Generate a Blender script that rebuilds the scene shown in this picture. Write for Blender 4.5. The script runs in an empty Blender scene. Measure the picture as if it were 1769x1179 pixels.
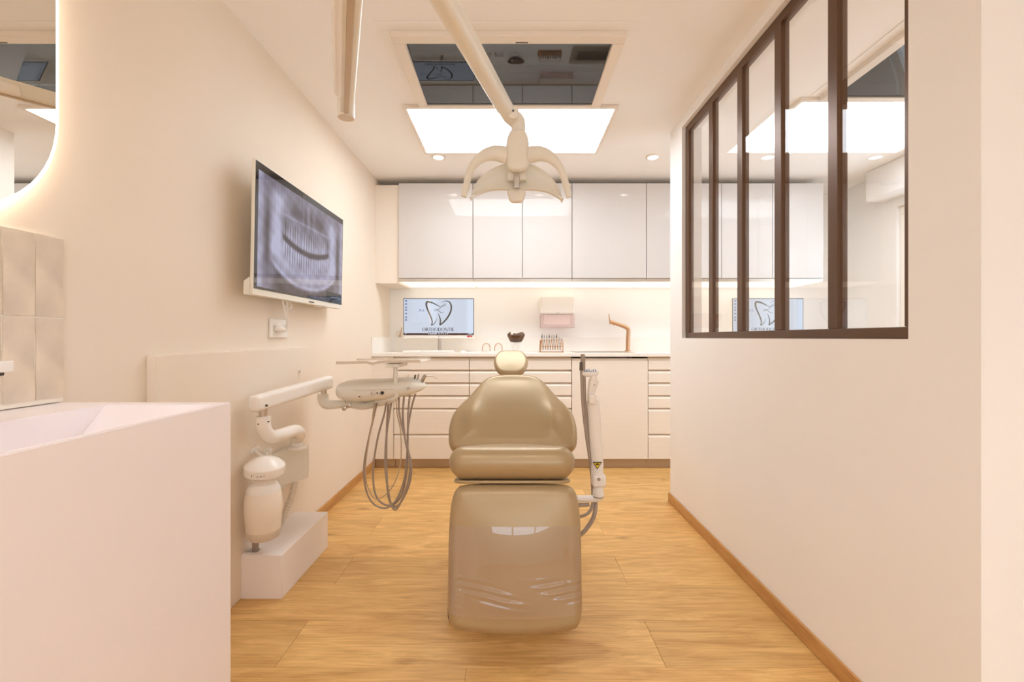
import bpy, bmesh, math, random
from mathutils import Vector, Matrix
random.seed(7)
PI = math.pi
scene = bpy.context.scene
COL = scene.collection

# ------------------------------------------------------------------ camera
F, CX, CY, CAMZ = 775.0, 884.5, 583.5, 1.07
cam_d = bpy.data.cameras.new('camera'); cam = bpy.data.objects.new('camera', cam_d); COL.objects.link(cam)
cam.location = (0, 0, CAMZ); cam.rotation_euler = (PI/2, 0, 0)
cam_d.sensor_width = 36.0; cam_d.lens = 36.0*F/1769.0
cam_d.shift_y = -(589.5-CY)/1769.0
cam_d.clip_start = 0.02
scene.camera = cam

# ------------------------------------------------------------------ world, exposure
w = bpy.data.worlds.new('world'); scene.world = w; w.use_nodes = True
w.node_tree.nodes['Background'].inputs[0].default_value = (0.86, 1.0, 1.18, 1)
w.node_tree.nodes['Background'].inputs[1].default_value = 3.3
vs = scene.view_settings
vs.view_transform = 'Standard'; vs.look = 'None'; vs.gamma = 1.0; vs.use_curve_mapping = False
vs.exposure = 0.06
PANEL_E, SPOT_W, CAB_E, HALO_E = 7.6, 1.6, .66, 4.0
REAR_W = 14.0
scene.cycles.diffuse_bounces = 7
WARM = (1.0, 1.02, 1.02); DAYISH = (1.0, 1.07, 1.16); NEUT = (1.0, 0.93, 0.86)

# ------------------------------------------------------------------ room measures
WL, WLP = -1.14, -1.108      # left wall, face of the boxed-out lower wall
XP, XPB = 1.03, 1.15         # partition faces
XR = 3.0                     # right outer wall
YB, YREAR = 4.18, -3.0       # back wall, rear wall
H = 2.40

def P(px, py, Y):
    return Vector(((px-CX)/F*Y, Y, CAMZ-(py-CY)/F*Y))

# ------------------------------------------------------------------ materials
def lin(c):
    return tuple(((v/255.0)/12.92 if v/255.0 <= .04045 else ((v/255.0+.055)/1.055)**2.4) for v in c)
MATS = {}
def mat(name, rgb, rough=.5, metal=0, spec=.5, coat=0, bump=0, bscale=60, emit=None, estr=0, var=0, vscale=3, ior=1.45, aniso=(1,1,1)):
    m = bpy.data.materials.new(name); m.use_nodes = True
    nt = m.node_tree; b = nt.nodes['Principled BSDF']
    c = lin(rgb)
    b.inputs['Base Color'].default_value = (*c, 1)
    b.inputs['Roughness'].default_value = rough; b.inputs['Metallic'].default_value = metal
    b.inputs['Specular IOR Level'].default_value = spec; b.inputs['IOR'].default_value = ior
    b.inputs['Coat Weight'].default_value = coat; b.inputs['Coat Roughness'].default_value = .04
    tc = nt.nodes.new('ShaderNodeTexCoord'); mp = nt.nodes.new('ShaderNodeMapping')
    mp.inputs['Scale'].default_value = aniso
    nt.links.new(tc.outputs['Object'], mp.inputs['Vector'])
    if var or bump:
        n = nt.nodes.new('ShaderNodeTexNoise'); n.inputs['Scale'].default_value = vscale; n.inputs['Detail'].default_value = 4
        nt.links.new(mp.outputs[0], n.inputs['Vector'])
        if var:
            r = nt.nodes.new('ShaderNodeValToRGB')
            r.color_ramp.elements[0].position = .3; r.color_ramp.elements[1].position = .7
            r.color_ramp.elements[0].color = (*[max(0, v*(1-var)) for v in c], 1)
            r.color_ramp.elements[1].color = (*[min(1, v*(1+var)) for v in c], 1)
            nt.links.new(n.outputs['Fac'], r.inputs['Fac']); nt.links.new(r.outputs['Color'], b.inputs['Base Color'])
        if bump:
            n2 = nt.nodes.new('ShaderNodeTexNoise'); n2.inputs['Scale'].default_value = bscale; n2.inputs['Detail'].default_value = 3
            nt.links.new(mp.outputs[0], n2.inputs['Vector'])
            bp = nt.nodes.new('ShaderNodeBump'); bp.inputs['Strength'].default_value = bump; bp.inputs['Distance'].default_value = .004
            nt.links.new(n2.outputs['Fac'], bp.inputs['Height']); nt.links.new(bp.outputs['Normal'], b.inputs['Normal'])
    if emit:
        b.inputs['Emission Color'].default_value = (*emit, 1); b.inputs['Emission Strength'].default_value = estr
    MATS[name] = m
    return m

mat('wall_paint', (237, 224, 207), .7, var=.015, vscale=2, bump=.03, bscale=180)
mat('wall_plain', (247, 245, 243), .7, var=.012, vscale=2, bump=.03, bscale=180)
mat('wall_white', (240, 238, 236), .7, var=.012, vscale=2)
mat('ceiling_paint', (249, 247, 245), .8, var=.01, vscale=2, bump=.02, bscale=150)
mat('gloss_white', (214, 210, 207), .02, spec=.32, var=.006)
mat('satin_white', (240, 230, 217), .38, var=.008)
mat('lacquer_white', (241, 232, 220), .3, bump=.05, bscale=90, aniso=(1, 1, 14), var=.012, vscale=5)
mat('kick', (196, 172, 140), .35, var=.03)
mat('resin_white', (246, 238, 238), .32, var=.006)
mat('worktop_white', (246, 241, 234), .32, var=.006)
mat('box_white', (244, 237, 233), .4, var=.006)
mat('plastic_ivory', (234, 229, 216), .3, var=.012, vscale=8)
mat('plastic_white', (244, 238, 230), .25, var=.006)
mat('bottle', (242, 230, 214), .4, var=.02, vscale=10)
mat('metal', (190, 182, 172), .25, metal=1, var=.03)
mat('steel', (214, 204, 192), .3, metal=1, var=.03)
mat('copper', (205, 164, 128), .28, metal=1, bump=.03, bscale=200)
mat('screw', (90, 80, 70), .35, metal=.8, var=.05)
mat('dark', (40, 34, 30), .5, var=.05)
mat('hose_grey', (168, 152, 138), .45, var=.04, vscale=20)
mat('hose_beige', (196, 172, 142), .45, var=.04, vscale=20)
mat('rubber', (96, 86, 78), .6, var=.05)
mat('frame_bronze', (100, 74, 56), .32, metal=.35, var=.05)
mat('grout', (244, 234, 220), .8, bump=.1, bscale=200)
mat('screen_black', (14, 12, 12), .03, ior=1.75, var=.01)
mat('tooth_brown', (84, 52, 26), .12, coat=.6, var=.55, vscale=14)
mat('tooth_root', (222, 216, 208), .3, var=.03)
mat('clear_acrylic', (245, 238, 228), .1, var=.005)
mat('paper', (246, 240, 236), .8, var=.02, vscale=40)
mat('tray', (226, 212, 194), .4, var=.02)
mat('yellow', (232, 196, 40), .5, var=.02)
mat('keypad', (214, 222, 232), .3, var=.02)
mat('keyblue', (90, 120, 170), .4, var=.02)
mat('led_white', (255, 255, 255), .5, emit=(1.0, 1.08, 1.16), estr=PANEL_E, var=.001)
mat('spot_glow', (255, 255, 255), .5, emit=(1.0, .93, .84), estr=14, var=.001)
mat('cab_glow', (255, 250, 240), .5, emit=(1.0, .92, .80), estr=CAB_E, var=.001)
mat('halo_glow', (255, 252, 246), .5, emit=(1.0, .90, .78), estr=HALO_E, var=.001)
mat('logo_ink', (92, 82, 60), .5, var=.02)
mat('red', (196, 60, 56), .5, var=.02)

def vinyl():
    m = mat('vinyl_gold', (176, 152, 114), .33, metal=.25, spec=.6, bump=.08, bscale=420)
    return m
vinyl()

def mirror_mat():
    m = mat('mirror_glass', (236, 232, 224), .005, metal=1, var=.001)
mirror_mat()

def wood(name, base, dark, rough=.38, along='X', rnd=True):
    m = bpy.data.materials.new(name); m.use_nodes = True; nt = m.node_tree; b = nt.nodes['Principled BSDF']
    N = nt.nodes.new; L = nt.links.new
    tc = N('ShaderNodeTexCoord'); mp = N('ShaderNodeMapping'); oi = N('ShaderNodeObjectInfo')
    mp.inputs['Scale'].default_value = (1.6, 10, 10) if along == 'X' else (10, 1.6, 10)
    add = N('ShaderNodeVectorMath'); add.operation = 'ADD'
    mul = N('ShaderNodeMath'); mul.operation = 'MULTIPLY'; mul.inputs[1].default_value = 37.0
    L(oi.outputs['Random'], mul.inputs[0])
    L(tc.outputs['Object'], add.inputs[0])
    if rnd: L(mul.outputs[0], add.inputs[1])
    L(add.outputs[0], mp.inputs['Vector'])
    n1 = N('ShaderNodeTexNoise'); n1.inputs['Scale'].default_value = 1.5; n1.inputs['Detail'].default_value = 9; n1.inputs['Roughness'].default_value = .66; n1.inputs['Distortion'].default_value = 1.6
    L(mp.outputs[0], n1.inputs['Vector'])
    r = N('ShaderNodeValToRGB'); e = r.color_ramp.elements
    e[0].position = .28; e[1].position = .72
    e[0].color = (*lin(dark), 1); e[1].color = (*lin(base), 1)
    L(n1.outputs['Fac'], r.inputs['Fac'])
    # fine pores
    mp2 = N('ShaderNodeMapping'); mp2.inputs['Scale'].default_value = (6, 160, 160) if along == 'X' else (160, 6, 160)
    L(add.outputs[0], mp2.inputs['Vector'])
    n2 = N('ShaderNodeTexNoise'); n2.inputs['Scale'].default_value = 1.0; n2.inputs['Detail'].default_value = 3
    L(mp2.outputs[0], n2.inputs['Vector'])
    r2 = N('ShaderNodeValToRGB'); r2.color_ramp.elements[0].position = .35; r2.color_ramp.elements[0].color = (.80, .75, .68, 1); r2.color_ramp.elements[1].position = .55; r2.color_ramp.elements[1].color = (1, 1, 1, 1)
    L(n2.outputs['Fac'], r2.inputs['Fac'])
    mx = N('ShaderNodeMix'); mx.data_type = 'RGBA'; mx.blend_type = 'MULTIPLY'; mx.inputs['Factor'].default_value = .8
    L(r.outputs['Color'], mx.inputs[6]); L(r2.outputs['Color'], mx.inputs[7])
    # knots
    mp3 = N('ShaderNodeMapping'); mp3.inputs['Scale'].default_value = (2.2, 5.5, 5.5) if along == 'X' else (5.5, 2.2, 5.5)
    L(add.outputs[0], mp3.inputs['Vector'])
    vo = N('ShaderNodeTexVoronoi'); vo.inputs['Scale'].default_value = 1.0; L(mp3.outputs[0], vo.inputs['Vector'])
    r3 = N('ShaderNodeValToRGB'); r3.color_ramp.elements[0].position = .02; r3.color_ramp.elements[0].color = (.52, .42, .32, 1); r3.color_ramp.elements[1].position = .13; r3.color_ramp.elements[1].color = (1, 1, 1, 1)
    L(vo.outputs['Distance'], r3.inputs['Fac'])
    mx2 = N('ShaderNodeMix'); mx2.data_type = 'RGBA'; mx2.blend_type = 'MULTIPLY'; mx2.inputs['Factor'].default_value = .75
    L(mx.outputs[2], mx2.inputs[6]); L(r3.outputs['Color'], mx2.inputs[7])
    hsv = N('ShaderNodeHueSaturation')
    mr = N('ShaderNodeMapRange'); mr.inputs['To Min'].default_value = .90; mr.inputs['To Max'].default_value = 1.08
    L(oi.outputs['Random'], mr.inputs['Value'])
    if rnd: L(mr.outputs[0], hsv.inputs['Value'])
    L(mx2.outputs[2], hsv.inputs['Color']); L(hsv.outputs['Color'], b.inputs['Base Color'])
    b.inputs['Roughness'].default_value = rough
    bp = N('ShaderNodeBump'); bp.inputs['Strength'].default_value = .12; bp.inputs['Distance'].default_value = .002
    L(n2.outputs['Fac'], bp.inputs['Height']); L(bp.outputs['Normal'], b.inputs['Normal'])
    MATS[name] = m
wood('oak_floor', (243, 201, 130), (202, 150, 82))
wood('oak_skirting', (214, 166, 104), (184, 132, 74), .4, along='Y', rnd=False)
mat('floor_joint', (176, 134, 84), .7, var=.05)

def tile_mat():
    m = mat('zellige', (218, 203, 184), .16, var=.16, vscale=9, bump=.25, bscale=16)
    nt = m.node_tree; b = nt.nodes['Principled BSDF']
    oi = nt.nodes.new('ShaderNodeObjectInfo'); hsv = nt.nodes.new('ShaderNodeHueSaturation')
    mr = nt.nodes.new('ShaderNodeMapRange'); mr.inputs['To Min'].default_value = .93; mr.inputs['To Max'].default_value = 1.07
    src = b.inputs['Base Color'].links[0].from_socket
    nt.links.new(oi.outputs['Random'], mr.inputs['Value']); nt.links.new(mr.outputs[0], hsv.inputs['Value'])
    nt.links.new(src, hsv.inputs['Color']); nt.links.new(hsv.outputs['Color'], b.inputs['Base Color'])
tile_mat()

def glass_mat(name, tint, refl_ior=1.5, rough=0.0, extra=0.0, film=(1, 1, 1), haze=0.0):
    m = bpy.data.materials.new(name); m.use_nodes = True; nt = m.node_tree
    for n in list(nt.nodes): nt.nodes.remove(n)
    N = nt.nodes.new; L = nt.links.new
    out = N('ShaderNodeOutputMaterial'); mix = N('ShaderNodeMixShader'); tr = N('ShaderNodeBsdfTransparent'); gl = N('ShaderNodeBsdfGlossy'); fr = N('ShaderNodeFresnel')
    tr.inputs[0].default_value = (*tint, 1); gl.inputs['Roughness'].default_value = rough; gl.inputs['Color'].default_value = (*film, 1)
    geo = N('ShaderNodeNewGeometry'); mr = N('ShaderNodeMapRange')     # index seen from outside the sheet on both faces
    mr.inputs['To Min'].default_value = refl_ior; mr.inputs['To Max'].default_value = 1.0/refl_ior
    L(geo.outputs['Backfacing'], mr.inputs['Value']); L(mr.outputs[0], fr.inputs['IOR'])
    L(tr.outputs[0], mix.inputs[1]); L(gl.outputs[0], mix.inputs[2])
    if extra:
        a = N('ShaderNodeMath'); a.operation = 'ADD'; a.inputs[1].default_value = extra; a.use_clamp = True
        L(fr.outputs[0], a.inputs[0]); L(a.outputs[0], mix.inputs[0])
    else:
        L(fr.outputs[0], mix.inputs[0])
    if haze:
        df = N('ShaderNodeBsdfDiffuse'); df.inputs[0].default_value = (.85, .78, .74, 1)
        mh = N('ShaderNodeMixShader'); mh.inputs[0].default_value = haze
        L(mix.outputs[0], mh.inputs[1]); L(df.outputs[0], mh.inputs[2]); L(mh.outputs[0], out.inputs[0])
    else:
        L(mix.outputs[0], out.inputs[0])
    MATS[name] = m
glass_mat('glass', (.985, .985, .98))
glass_mat('clear_cover', (.95, .92, .90), 1.6, .02, extra=.02, haze=.06)
def translucent(name, rgb, mixf):
    m = bpy.data.materials.new(name); m.use_nodes = True; nt = m.node_tree; b = nt.nodes['Principled BSDF']
    b.inputs['Base Color'].default_value = (*lin(rgb), 1); b.inputs['Roughness'].default_value = .2
    tr = nt.nodes.new('ShaderNodeBsdfTransparent'); tr.inputs[0].default_value = (.97, .92, .91, 1)
    mx = nt.nodes.new('ShaderNodeMixShader'); mx.inputs[0].default_value = mixf
    out = nt.nodes['Material Output']
    nt.links.new(b.outputs[0], mx.inputs[1]); nt.links.new(tr.outputs[0], mx.inputs[2]); nt.links.new(mx.outputs[0], out.inputs[0])
    MATS[name] = m
translucent('pink_clear', (248, 232, 228), .8)

def screen_mat(name, rgb=None, strength=1.0, attr=None):
    m = bpy.data.materials.new(name); m.use_nodes = True; nt = m.node_tree; b = nt.nodes['Principled BSDF']
    b.inputs['Base Color'].default_value = (.01, .01, .012, 1); b.inputs['Roughness'].default_value = .04
    b.inputs['IOR'].default_value = 1.5
    b.inputs['Emission Strength'].default_value = strength
    if attr:
        a = nt.nodes.new('ShaderNodeVertexColor'); a.layer_name = attr
        nt.links.new(a.outputs['Color'], b.inputs['Emission Color'])
    else:
        b.inputs['Emission Color'].default_value = (*lin(rgb), 1)
    MATS[name] = m
screen_mat('screen_blue', (203, 211, 226), .95)
screen_mat('screen_ink', (88, 80, 62), .55)
screen_mat('screen_text', (58, 56, 56), .45)
screen_mat('screen_bar', (86, 48, 44), .6)
screen_mat('screen_icon', (70, 84, 150), .8)
screen_mat('screen_white', (240, 240, 245), .9)
screen_mat('screen_xray', None, .60, 'xray')
screen_mat('screen_dark', (24, 20, 24), .4)
screen_mat('screen_osd', (130, 150, 190), .6)

# ------------------------------------------------------------------ mesh builder
def catmull(pts, n=8, closed=False):
    pts = [Vector(p) for p in pts]; out = []
    m = len(pts)
    rng = range(m) if closed else range(m-1)
    for i in rng:
        if closed:
            p0, p1, p2, p3 = pts[(i-1) % m], pts[i], pts[(i+1) % m], pts[(i+2) % m]
        else:
            p1, p2 = pts[i], pts[i+1]
            p0 = pts[i-1] if i > 0 else p1*2-p2
            p3 = pts[i+2] if i+2 < m else p2*2-p1
        for k in range(n):
            t = k/n
            out.append(.5*((2*p1)+(p2-p0)*t+(2*p0-5*p1+4*p2-p3)*t*t+(-p0+3*p1-3*p2+p3)*t**3))
    if not closed: out.append(pts[-1])
    return out

class MB:
    def __init__(self):
        self.bm = bmesh.new(); self.mark = None
    def box(self, x0, x1, y0, y1, z0, z1, bev=0, seg=2, mtx=None, edges=None):
        vs_ = [self.bm.verts.new(v) for v in ((x0,y0,z0),(x1,y0,z0),(x1,y1,z0),(x0,y1,z0),(x0,y0,z1),(x1,y0,z1),(x1,y1,z1),(x0,y1,z1))]
        fs = [self.bm.faces.new([vs_[i] for i in f]) for f in ((0,3,2,1),(4,5,6,7),(0,1,5,4),(1,2,6,5),(2,3,7,6),(3,0,4,7))]
        new = list(vs_)
        if bev:
            es = list({e for f in fs for e in f.edges})
            if edges:
                def ax(e):
                    d = e.verts[1].co-e.verts[0].co
                    return 'XYZ'[max(range(3), key=lambda i: abs(d[i]))]
                es = [e for e in es if ax(e) in edges]
            r = bmesh.ops.bevel(self.bm, geom=es, offset=bev, segments=seg, affect='EDGES', profile=.5, clamp_overlap=True)
            new = list({v for v in r['verts']} | {v for v in vs_ if v.is_valid})
        if mtx is not None:
            bmesh.ops.transform(self.bm, matrix=mtx, verts=[v for v in new if v.is_valid])
        return self
    def beam(self, p0, p1, w, h, bev=.01, seg=3, up=(0,0,1)):
        p0, p1 = Vector(p0), Vector(p1); d = p1-p0; L = d.length; d.normalize()
        x = d.cross(Vector(up)).normalized(); z = x.cross(d)
        m = Matrix((( x.x, d.x, z.x, p0.x), (x.y, d.y, z.y, p0.y), (x.z, d.z, z.z, p0.z), (0,0,0,1)))
        return self.box(-w/2, w/2, 0, L, -h/2, h/2, bev, seg, m)
    def ring(self, pts):
        return [self.bm.verts.new(p) for p in pts]
    def bridge(self, a, b, closed=True):
        n = len(a)
        for i in range(n if closed else n-1):
            j = (i+1) % n
            try: self.bm.faces.new((a[i], a[j], b[j], b[i]))
            except ValueError: pass
    def tube(self, pts, r, seg=10, smooth=6, cap=True, flat=None):
        """r: scalar or list matching pts; flat=(sx, sy) squashes the section"""
        base = [Vector(p) for p in pts]
        if smooth and len(base) > 2:
            P2 = catmull(base, smooth)
            if isinstance(r, (list, tuple)):
                R = []
                for i in range(len(base)-1):
                    for k in range(smooth): R.append(r[i]+(r[i+1]-r[i])*k/smooth)
                R.append(r[-1])
            else: R = [r]*len(P2)
        else:
            P2 = base; R = list(r) if isinstance(r, (list, tuple)) else [r]*len(base)
        t0 = (P2[1]-P2[0]).normalized()
        ref = Vector((0,0,1)) if abs(t0.z) < .9 else Vector((0,1,0))
        u = t0.cross(ref).normalized()
        prev = None
        for i, p in enumerate(P2):
            t = (P2[min(i+1, len(P2)-1)]-P2[max(i-1, 0)]).normalized()
            u = (u-t*u.dot(t)).normalized(); v = t.cross(u)
            sx, sy = flat if flat else (1, 1)
            ringv = self.ring([p+(u*math.cos(2*PI*k/seg)*sx+v*math.sin(2*PI*k/seg)*sy)*R[i] for k in range(seg)])
            if prev: self.bridge(prev, ringv)
            elif cap: self.bm.faces.new(list(reversed(ringv)))
            prev = ringv
        if cap: self.bm.faces.new(prev)
        return self
    def lathe(self, prof, centre, seg=28, axis=None, cap=True):
        """prof: list of (radius, height) along axis (default +Z)"""
        c = Vector(centre); a = Vector(axis or (0,0,1)).normalized()
        ref = Vector((1,0,0)) if abs(a.x) < .9 else Vector((0,1,0))
        u = a.cross(ref).normalized(); v = a.cross(u)
        prev = None
        for r, h in prof:
            rr = self.ring([c+a*h+(u*math.cos(2*PI*k/seg)+v*math.sin(2*PI*k/seg))*max(r, 1e-4) for k in range(seg)])
            if prev: self.bridge(prev, rr)
            elif cap: self.bm.faces.new(list(reversed(rr)))
            prev = rr
        if cap: self.bm.faces.new(prev)
        return self
    def prism(self, poly, d, bev=0, seg=2):
        """poly: 3D points of a planar loop; d: extrusion vector"""
        d = Vector(d); a = self.ring(poly); b = self.ring([Vector(p)+d for p in poly])
        fs = [self.bm.faces.new(list(reversed(a))), self.bm.faces.new(b)]
        n = len(a)
        for i in range(n):
            j = (i+1) % n
            fs.append(self.bm.faces.new((a[i], a[j], b[j], b[i])))
        if bev:
            es = list({e for f in fs for e in f.edges})
            bmesh.ops.bevel(self.bm, geom=es, offset=bev, segments=seg, affect='EDGES', profile=.5, clamp_overlap=True)
        return self
    def quad(self, a, b, c, d):
        self.bm.faces.new(self.ring((a, b, c, d))); return self
    def ribbon(self, pts, wid, fr, smooth=6, off=0.0):
        """flat stroke: pts 2D, wid list or scalar, fr=(o,u,v,n) frame"""
        o, U, V, Nn = fr
        base = [Vector((p[0], p[1], 0)) for p in pts]
        if smooth and len(base) > 2:
            P2 = catmull(base, smooth)
            if isinstance(wid, (list, tuple)):
                W = []
                for i in range(len(base)-1):
                    for k in range(smooth): W.append(wid[i]+(wid[i+1]-wid[i])*k/smooth)
                W.append(wid[-1])
            else: W = [wid]*len(P2)
        else:
            P2 = base; W = list(wid) if isinstance(wid, (list, tuple)) else [wid]*len(base)
        L_, R_ = [], []
        for i, p in enumerate(P2):
            t = (P2[min(i+1, len(P2)-1)]-P2[max(i-1, 0)])
            if t.length < 1e-9: t = Vector((1,0,0))
            t.normalize(); n = Vector((-t.y, t.x, 0))*W[i]/2
            for lst, q in ((L_, p+n), (R_, p-n)):
                lst.append(self.bm.verts.new(o+U*q.x+V*q.y+Nn*off))
        for i in range(len(P2)-1):
            self.bm.faces.new((R_[i], R_[i+1], L_[i+1], L_[i]))
        return self
    def cushion(self, outline, fr, rf, rb, crown=None, nr=6, inner=8, n=5, closed_sm=True, backcrown=0.0):
        """padded shape: outline = closed 2D loop in frame; rf/rb = front/back edge radius"""
        o, U, V, Nn = fr
        base = [Vector((p[0], p[1], 0)) for p in outline]
        pts = catmull(base, n, True) if closed_sm else base
        m = len(pts); area = sum(pts[i].x*pts[(i+1) % m].y-pts[(i+1) % m].x*pts[i].y for i in range(m))
        if area < 0: pts.reverse()
        nrm = []
        for i in range(m):
            t = (pts[(i+1) % m]-pts[i-1]).normalized(); nrm.append(Vector((-t.y, t.x, 0)))
        c = sum(pts, Vector())/m
        W3 = lambda q, h: o+U*q.x+V*q.y+Nn*h
        rings = []
        # back, from centre to edge
        def inset(d): return [pts[i]+nrm[i]*d for i in range(m)]
        for k in range(nr, 0, -1):
            th = k/nr*PI/2
            rings.append([W3(q, -rb*math.sin(th)) for q in inset(rb*(1-math.cos(th)))])
        for k in range(0, nr+1):
            th = k/nr*PI/2
            rings.append([W3(q, rf*math.sin(th)) for q in inset(rf*(1-math.cos(th)))])
        edge = inset(rf)
        for j in range(1, inner):
            t = j/inner
            qs = [e.lerp(c, t) for e in edge]
            rings.append([W3(q, rf+(crown(q.x, q.y, t) if crown else 0)) for q in qs])
        vr = [self.ring(r) for r in rings]
        for a, b in zip(vr, vr[1:]): self.bridge(a, b)
        top = self.bm.verts.new(W3(c, rf+(crown(c.x, c.y, 1.0) if crown else 0)))
        bedge = inset(rb); bot = self.bm.verts.new(W3(c, -rb-backcrown))
        for i in range(m):
            j = (i+1) % m
            self.bm.faces.new((vr[-1][i], vr[-1][j], top)); self.bm.faces.new((vr[0][j], vr[0][i], bot))
        return self
    def loft(self, sections, cap=True):
        vr = [self.ring(s) for s in sections]
        for a, b in zip(vr, vr[1:]): self.bridge(a, b)
        if cap:
            self.bm.faces.new(list(reversed(vr[0]))); self.bm.faces.new(vr[-1])
        return self
    def build(self, name, m, parent=None, label=None, cat=None, group=None, kind=None, smooth=True, angle=38):
        bm = self.bm
        bmesh.ops.recalc_face_normals(bm, faces=bm.faces)
        if parent is None:
            xs = [v.co for v in bm.verts]
            lo = [min(c[i] for c in xs) for i in range(3)]; hi = [max(c[i] for c in xs) for i in range(3)]
            base = Vector(((lo[0]+hi[0])/2, (lo[1]+hi[1])/2, lo[2]))
        else:
            r = parent
            while r.parent: r = r.parent
            base = r.location.copy()
        for v in bm.verts: v.co -= base
        me = bpy.data.meshes.new(name); bm.to_mesh(me); bm.free()
        if smooth:
            for p in me.polygons: p.use_smooth = True
            me.set_sharp_from_angle(angle=math.radians(angle))
        me.materials.append(MATS[m] if isinstance(m, str) else m)
        o = bpy.data.objects.new(name, me); COL.objects.link(o)
        if smooth and angle == 38:
            wn = o.modifiers.new('weighted_normals', 'WEIGHTED_NORMAL'); wn.keep_sharp = True; wn.weight = 90
        if parent is None: o.location = base
        else: o.parent = parent
        tag(o, label, cat, group, kind)
        return o

def tag(o, label=None, cat=None, group=None, kind=None):
    for k, v in (('label', label), ('category', cat), ('group', group), ('kind', kind)):
        if v: o[k] = v
    return o
def thing(name, loc, label=None, cat=None, group=None, kind=None):
    o = bpy.data.objects.new(name, None); COL.objects.link(o); o.location = loc; o.empty_display_size = .05
    return tag(o, label, cat, group, kind)
def copy_tree(root, loc, label=None):
    c = root.copy(); COL.objects.link(c); c.location = loc
    if label: c['label'] = label
    for ch in root.children:
        d = ch.copy(); COL.objects.link(d); d.parent = c
        for g in ch.children:
            e = g.copy(); COL.objects.link(e); e.parent = d
    return c
def rrect(x0, x1, y0, y1, r, n=4):
    out = []
    for cx, cy, a0 in ((x1-r, y1-r, 0), (x0+r, y1-r, 90), (x0+r, y0+r, 180), (x1-r, y0+r, 270)):
        for k in range(n+1):
            a = math.radians(a0+90*k/n); out.append((cx+r*math.cos(a), cy+r*math.sin(a)))
    return out

# ================================================================== STRUCTURE
# floor: slab with planks
fl = MB().box(WL-.1, XR+.1, YREAR-.1, YB+.1, -.12, -.004).build('floor', 'floor_joint', kind='structure', smooth=False)
tag(fl, 'warm oak plank floor')
PW, PLN, GAP = .243, 1.27, .0008
rows = []
y0 = 1.4536
k0 = int(math.floor((YREAR-y0)/PW)); k1 = int(math.ceil((YB-y0)/PW))
pcache = {}
for k in range(k0, k1+1):
    ya, yb = y0+k*PW, y0+(k+1)*PW
    ya, yb = max(ya, YREAR), min(yb, YB)
    if yb-ya < .01: continue
    xoff = -.77 if k % 2 == 0 else -.147
    j = -3
    while True:
        xa, xb = xoff+j*PLN, xoff+(j+1)*PLN
        j += 1
        if xa >= XR: break
        xa, xb = max(xa, WL), min(xb, XR)
        if xb-xa < .01: continue
        key = (round(xb-xa, 4), round(yb-ya, 4))
        if key not in pcache:
            bm = bmesh.new(); Lx, Ly = xb-xa-GAP, yb-ya-GAP; b = .0007
            t = [bm.verts.new((sx*(Lx/2-b), sy*(Ly/2-b), 0)) for sx, sy in ((-1,-1),(1,-1),(1,1),(-1,1))]
            s = [bm.verts.new((sx*Lx/2, sy*Ly/2, -b)) for sx, sy in ((-1,-1),(1,-1),(1,1),(-1,1))]
            q = [bm.verts.new((sx*Lx/2, sy*Ly/2, -.004)) for sx, sy in ((-1,-1),(1,-1),(1,1),(-1,1))]
            bm.faces.new(t)
            for i in range(4):
                n_ = (i+1) % 4
                bm.faces.new((s[i], s[n_], t[n_], t[i])); bm.faces.new((q[i], q[n_], s[n_], s[i]))
            me = bpy.data.meshes.new('plank'); bm.to_mesh(me); bm.free(); me.materials.append(MATS['oak_floor'])
            pcache[key] = me
        o = bpy.data.objects.new('plank', pcache[key]); COL.objects.link(o); o.parent = fl
        o.location = Vector(((xa+xb)/2, (ya+yb)/2, 0))-fl.location

MB().box(WL-.1, XR+.1, YREAR-.1, YB+.1, H, H+.1).build('ceiling', 'ceiling_paint', kind='structure', smooth=False)
wl = MB().box(WL-.1, WL, YREAR, YB, 0, H).build('wall_left', 'wall_paint', kind='structure', smooth=False)
MB().box(WL-.1, XR+.1, YB, YB+.1, 0, H).build('wall_back', 'wall_plain', kind='structure', smooth=False)
# rear wall with a wide unseen window, added to let in fill daylight
RX0, RX1, RZ0, RZ1 = -.9, 2.5, .98, 2.30
m = MB()
m.box(WL-.1, RX0, YREAR-.2, YREAR, 0, H); m.box(RX1, XR+.1, YREAR-.2, YREAR, 0, H)
m.box(RX0, RX1, YREAR-.2, YREAR, 0, RZ0); m.box(RX0, RX1, YREAR-.2, YREAR, RZ1, H)
m.build('wall_rear', 'wall_white', kind='structure', smooth=False)
w3 = thing('fill_window', ((RX0+RX1)/2, YREAR-.1, RZ0), 'wide white framed rear window, unseen, added for daylight fill', kind='structure')
m = MB()
m.box(RX0, RX1, YREAR-.12, YREAR-.06, RZ0, RZ0+.06, .004); m.box(RX0, RX1, YREAR-.12, YREAR-.06, RZ1-.06, RZ1, .004)
for k in range(5):
    xc = RX0+.03+k*(RX1-RX0-.06)/4
    m.box(xc-.03, xc+.03, YREAR-.12, YREAR-.06, RZ0+.06, RZ1-.06, .004)
m.build('window_frame', 'plastic_white', w3)
for k in range(4):
    xa = RX0+.06+k*(RX1-RX0-.06)/4; xb = RX0+(k+1)*(RX1-RX0-.06)/4
    MB().box(xa, xb, YREAR-.095, YREAR-.088, RZ0+.06, RZ1-.06).build('pane', 'glass', w3, smooth=False)
def portal(loc, rot, sx, sy):
    ld = bpy.data.lights.new('daylight_portal', 'AREA'); ld.shape = 'RECTANGLE'; ld.size = sx; ld.size_y = sy; ld.cycles.is_portal = True
    lo = bpy.data.objects.new('daylight_portal', ld); COL.objects.link(lo); lo.location = loc; lo.rotation_euler = rot
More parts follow.
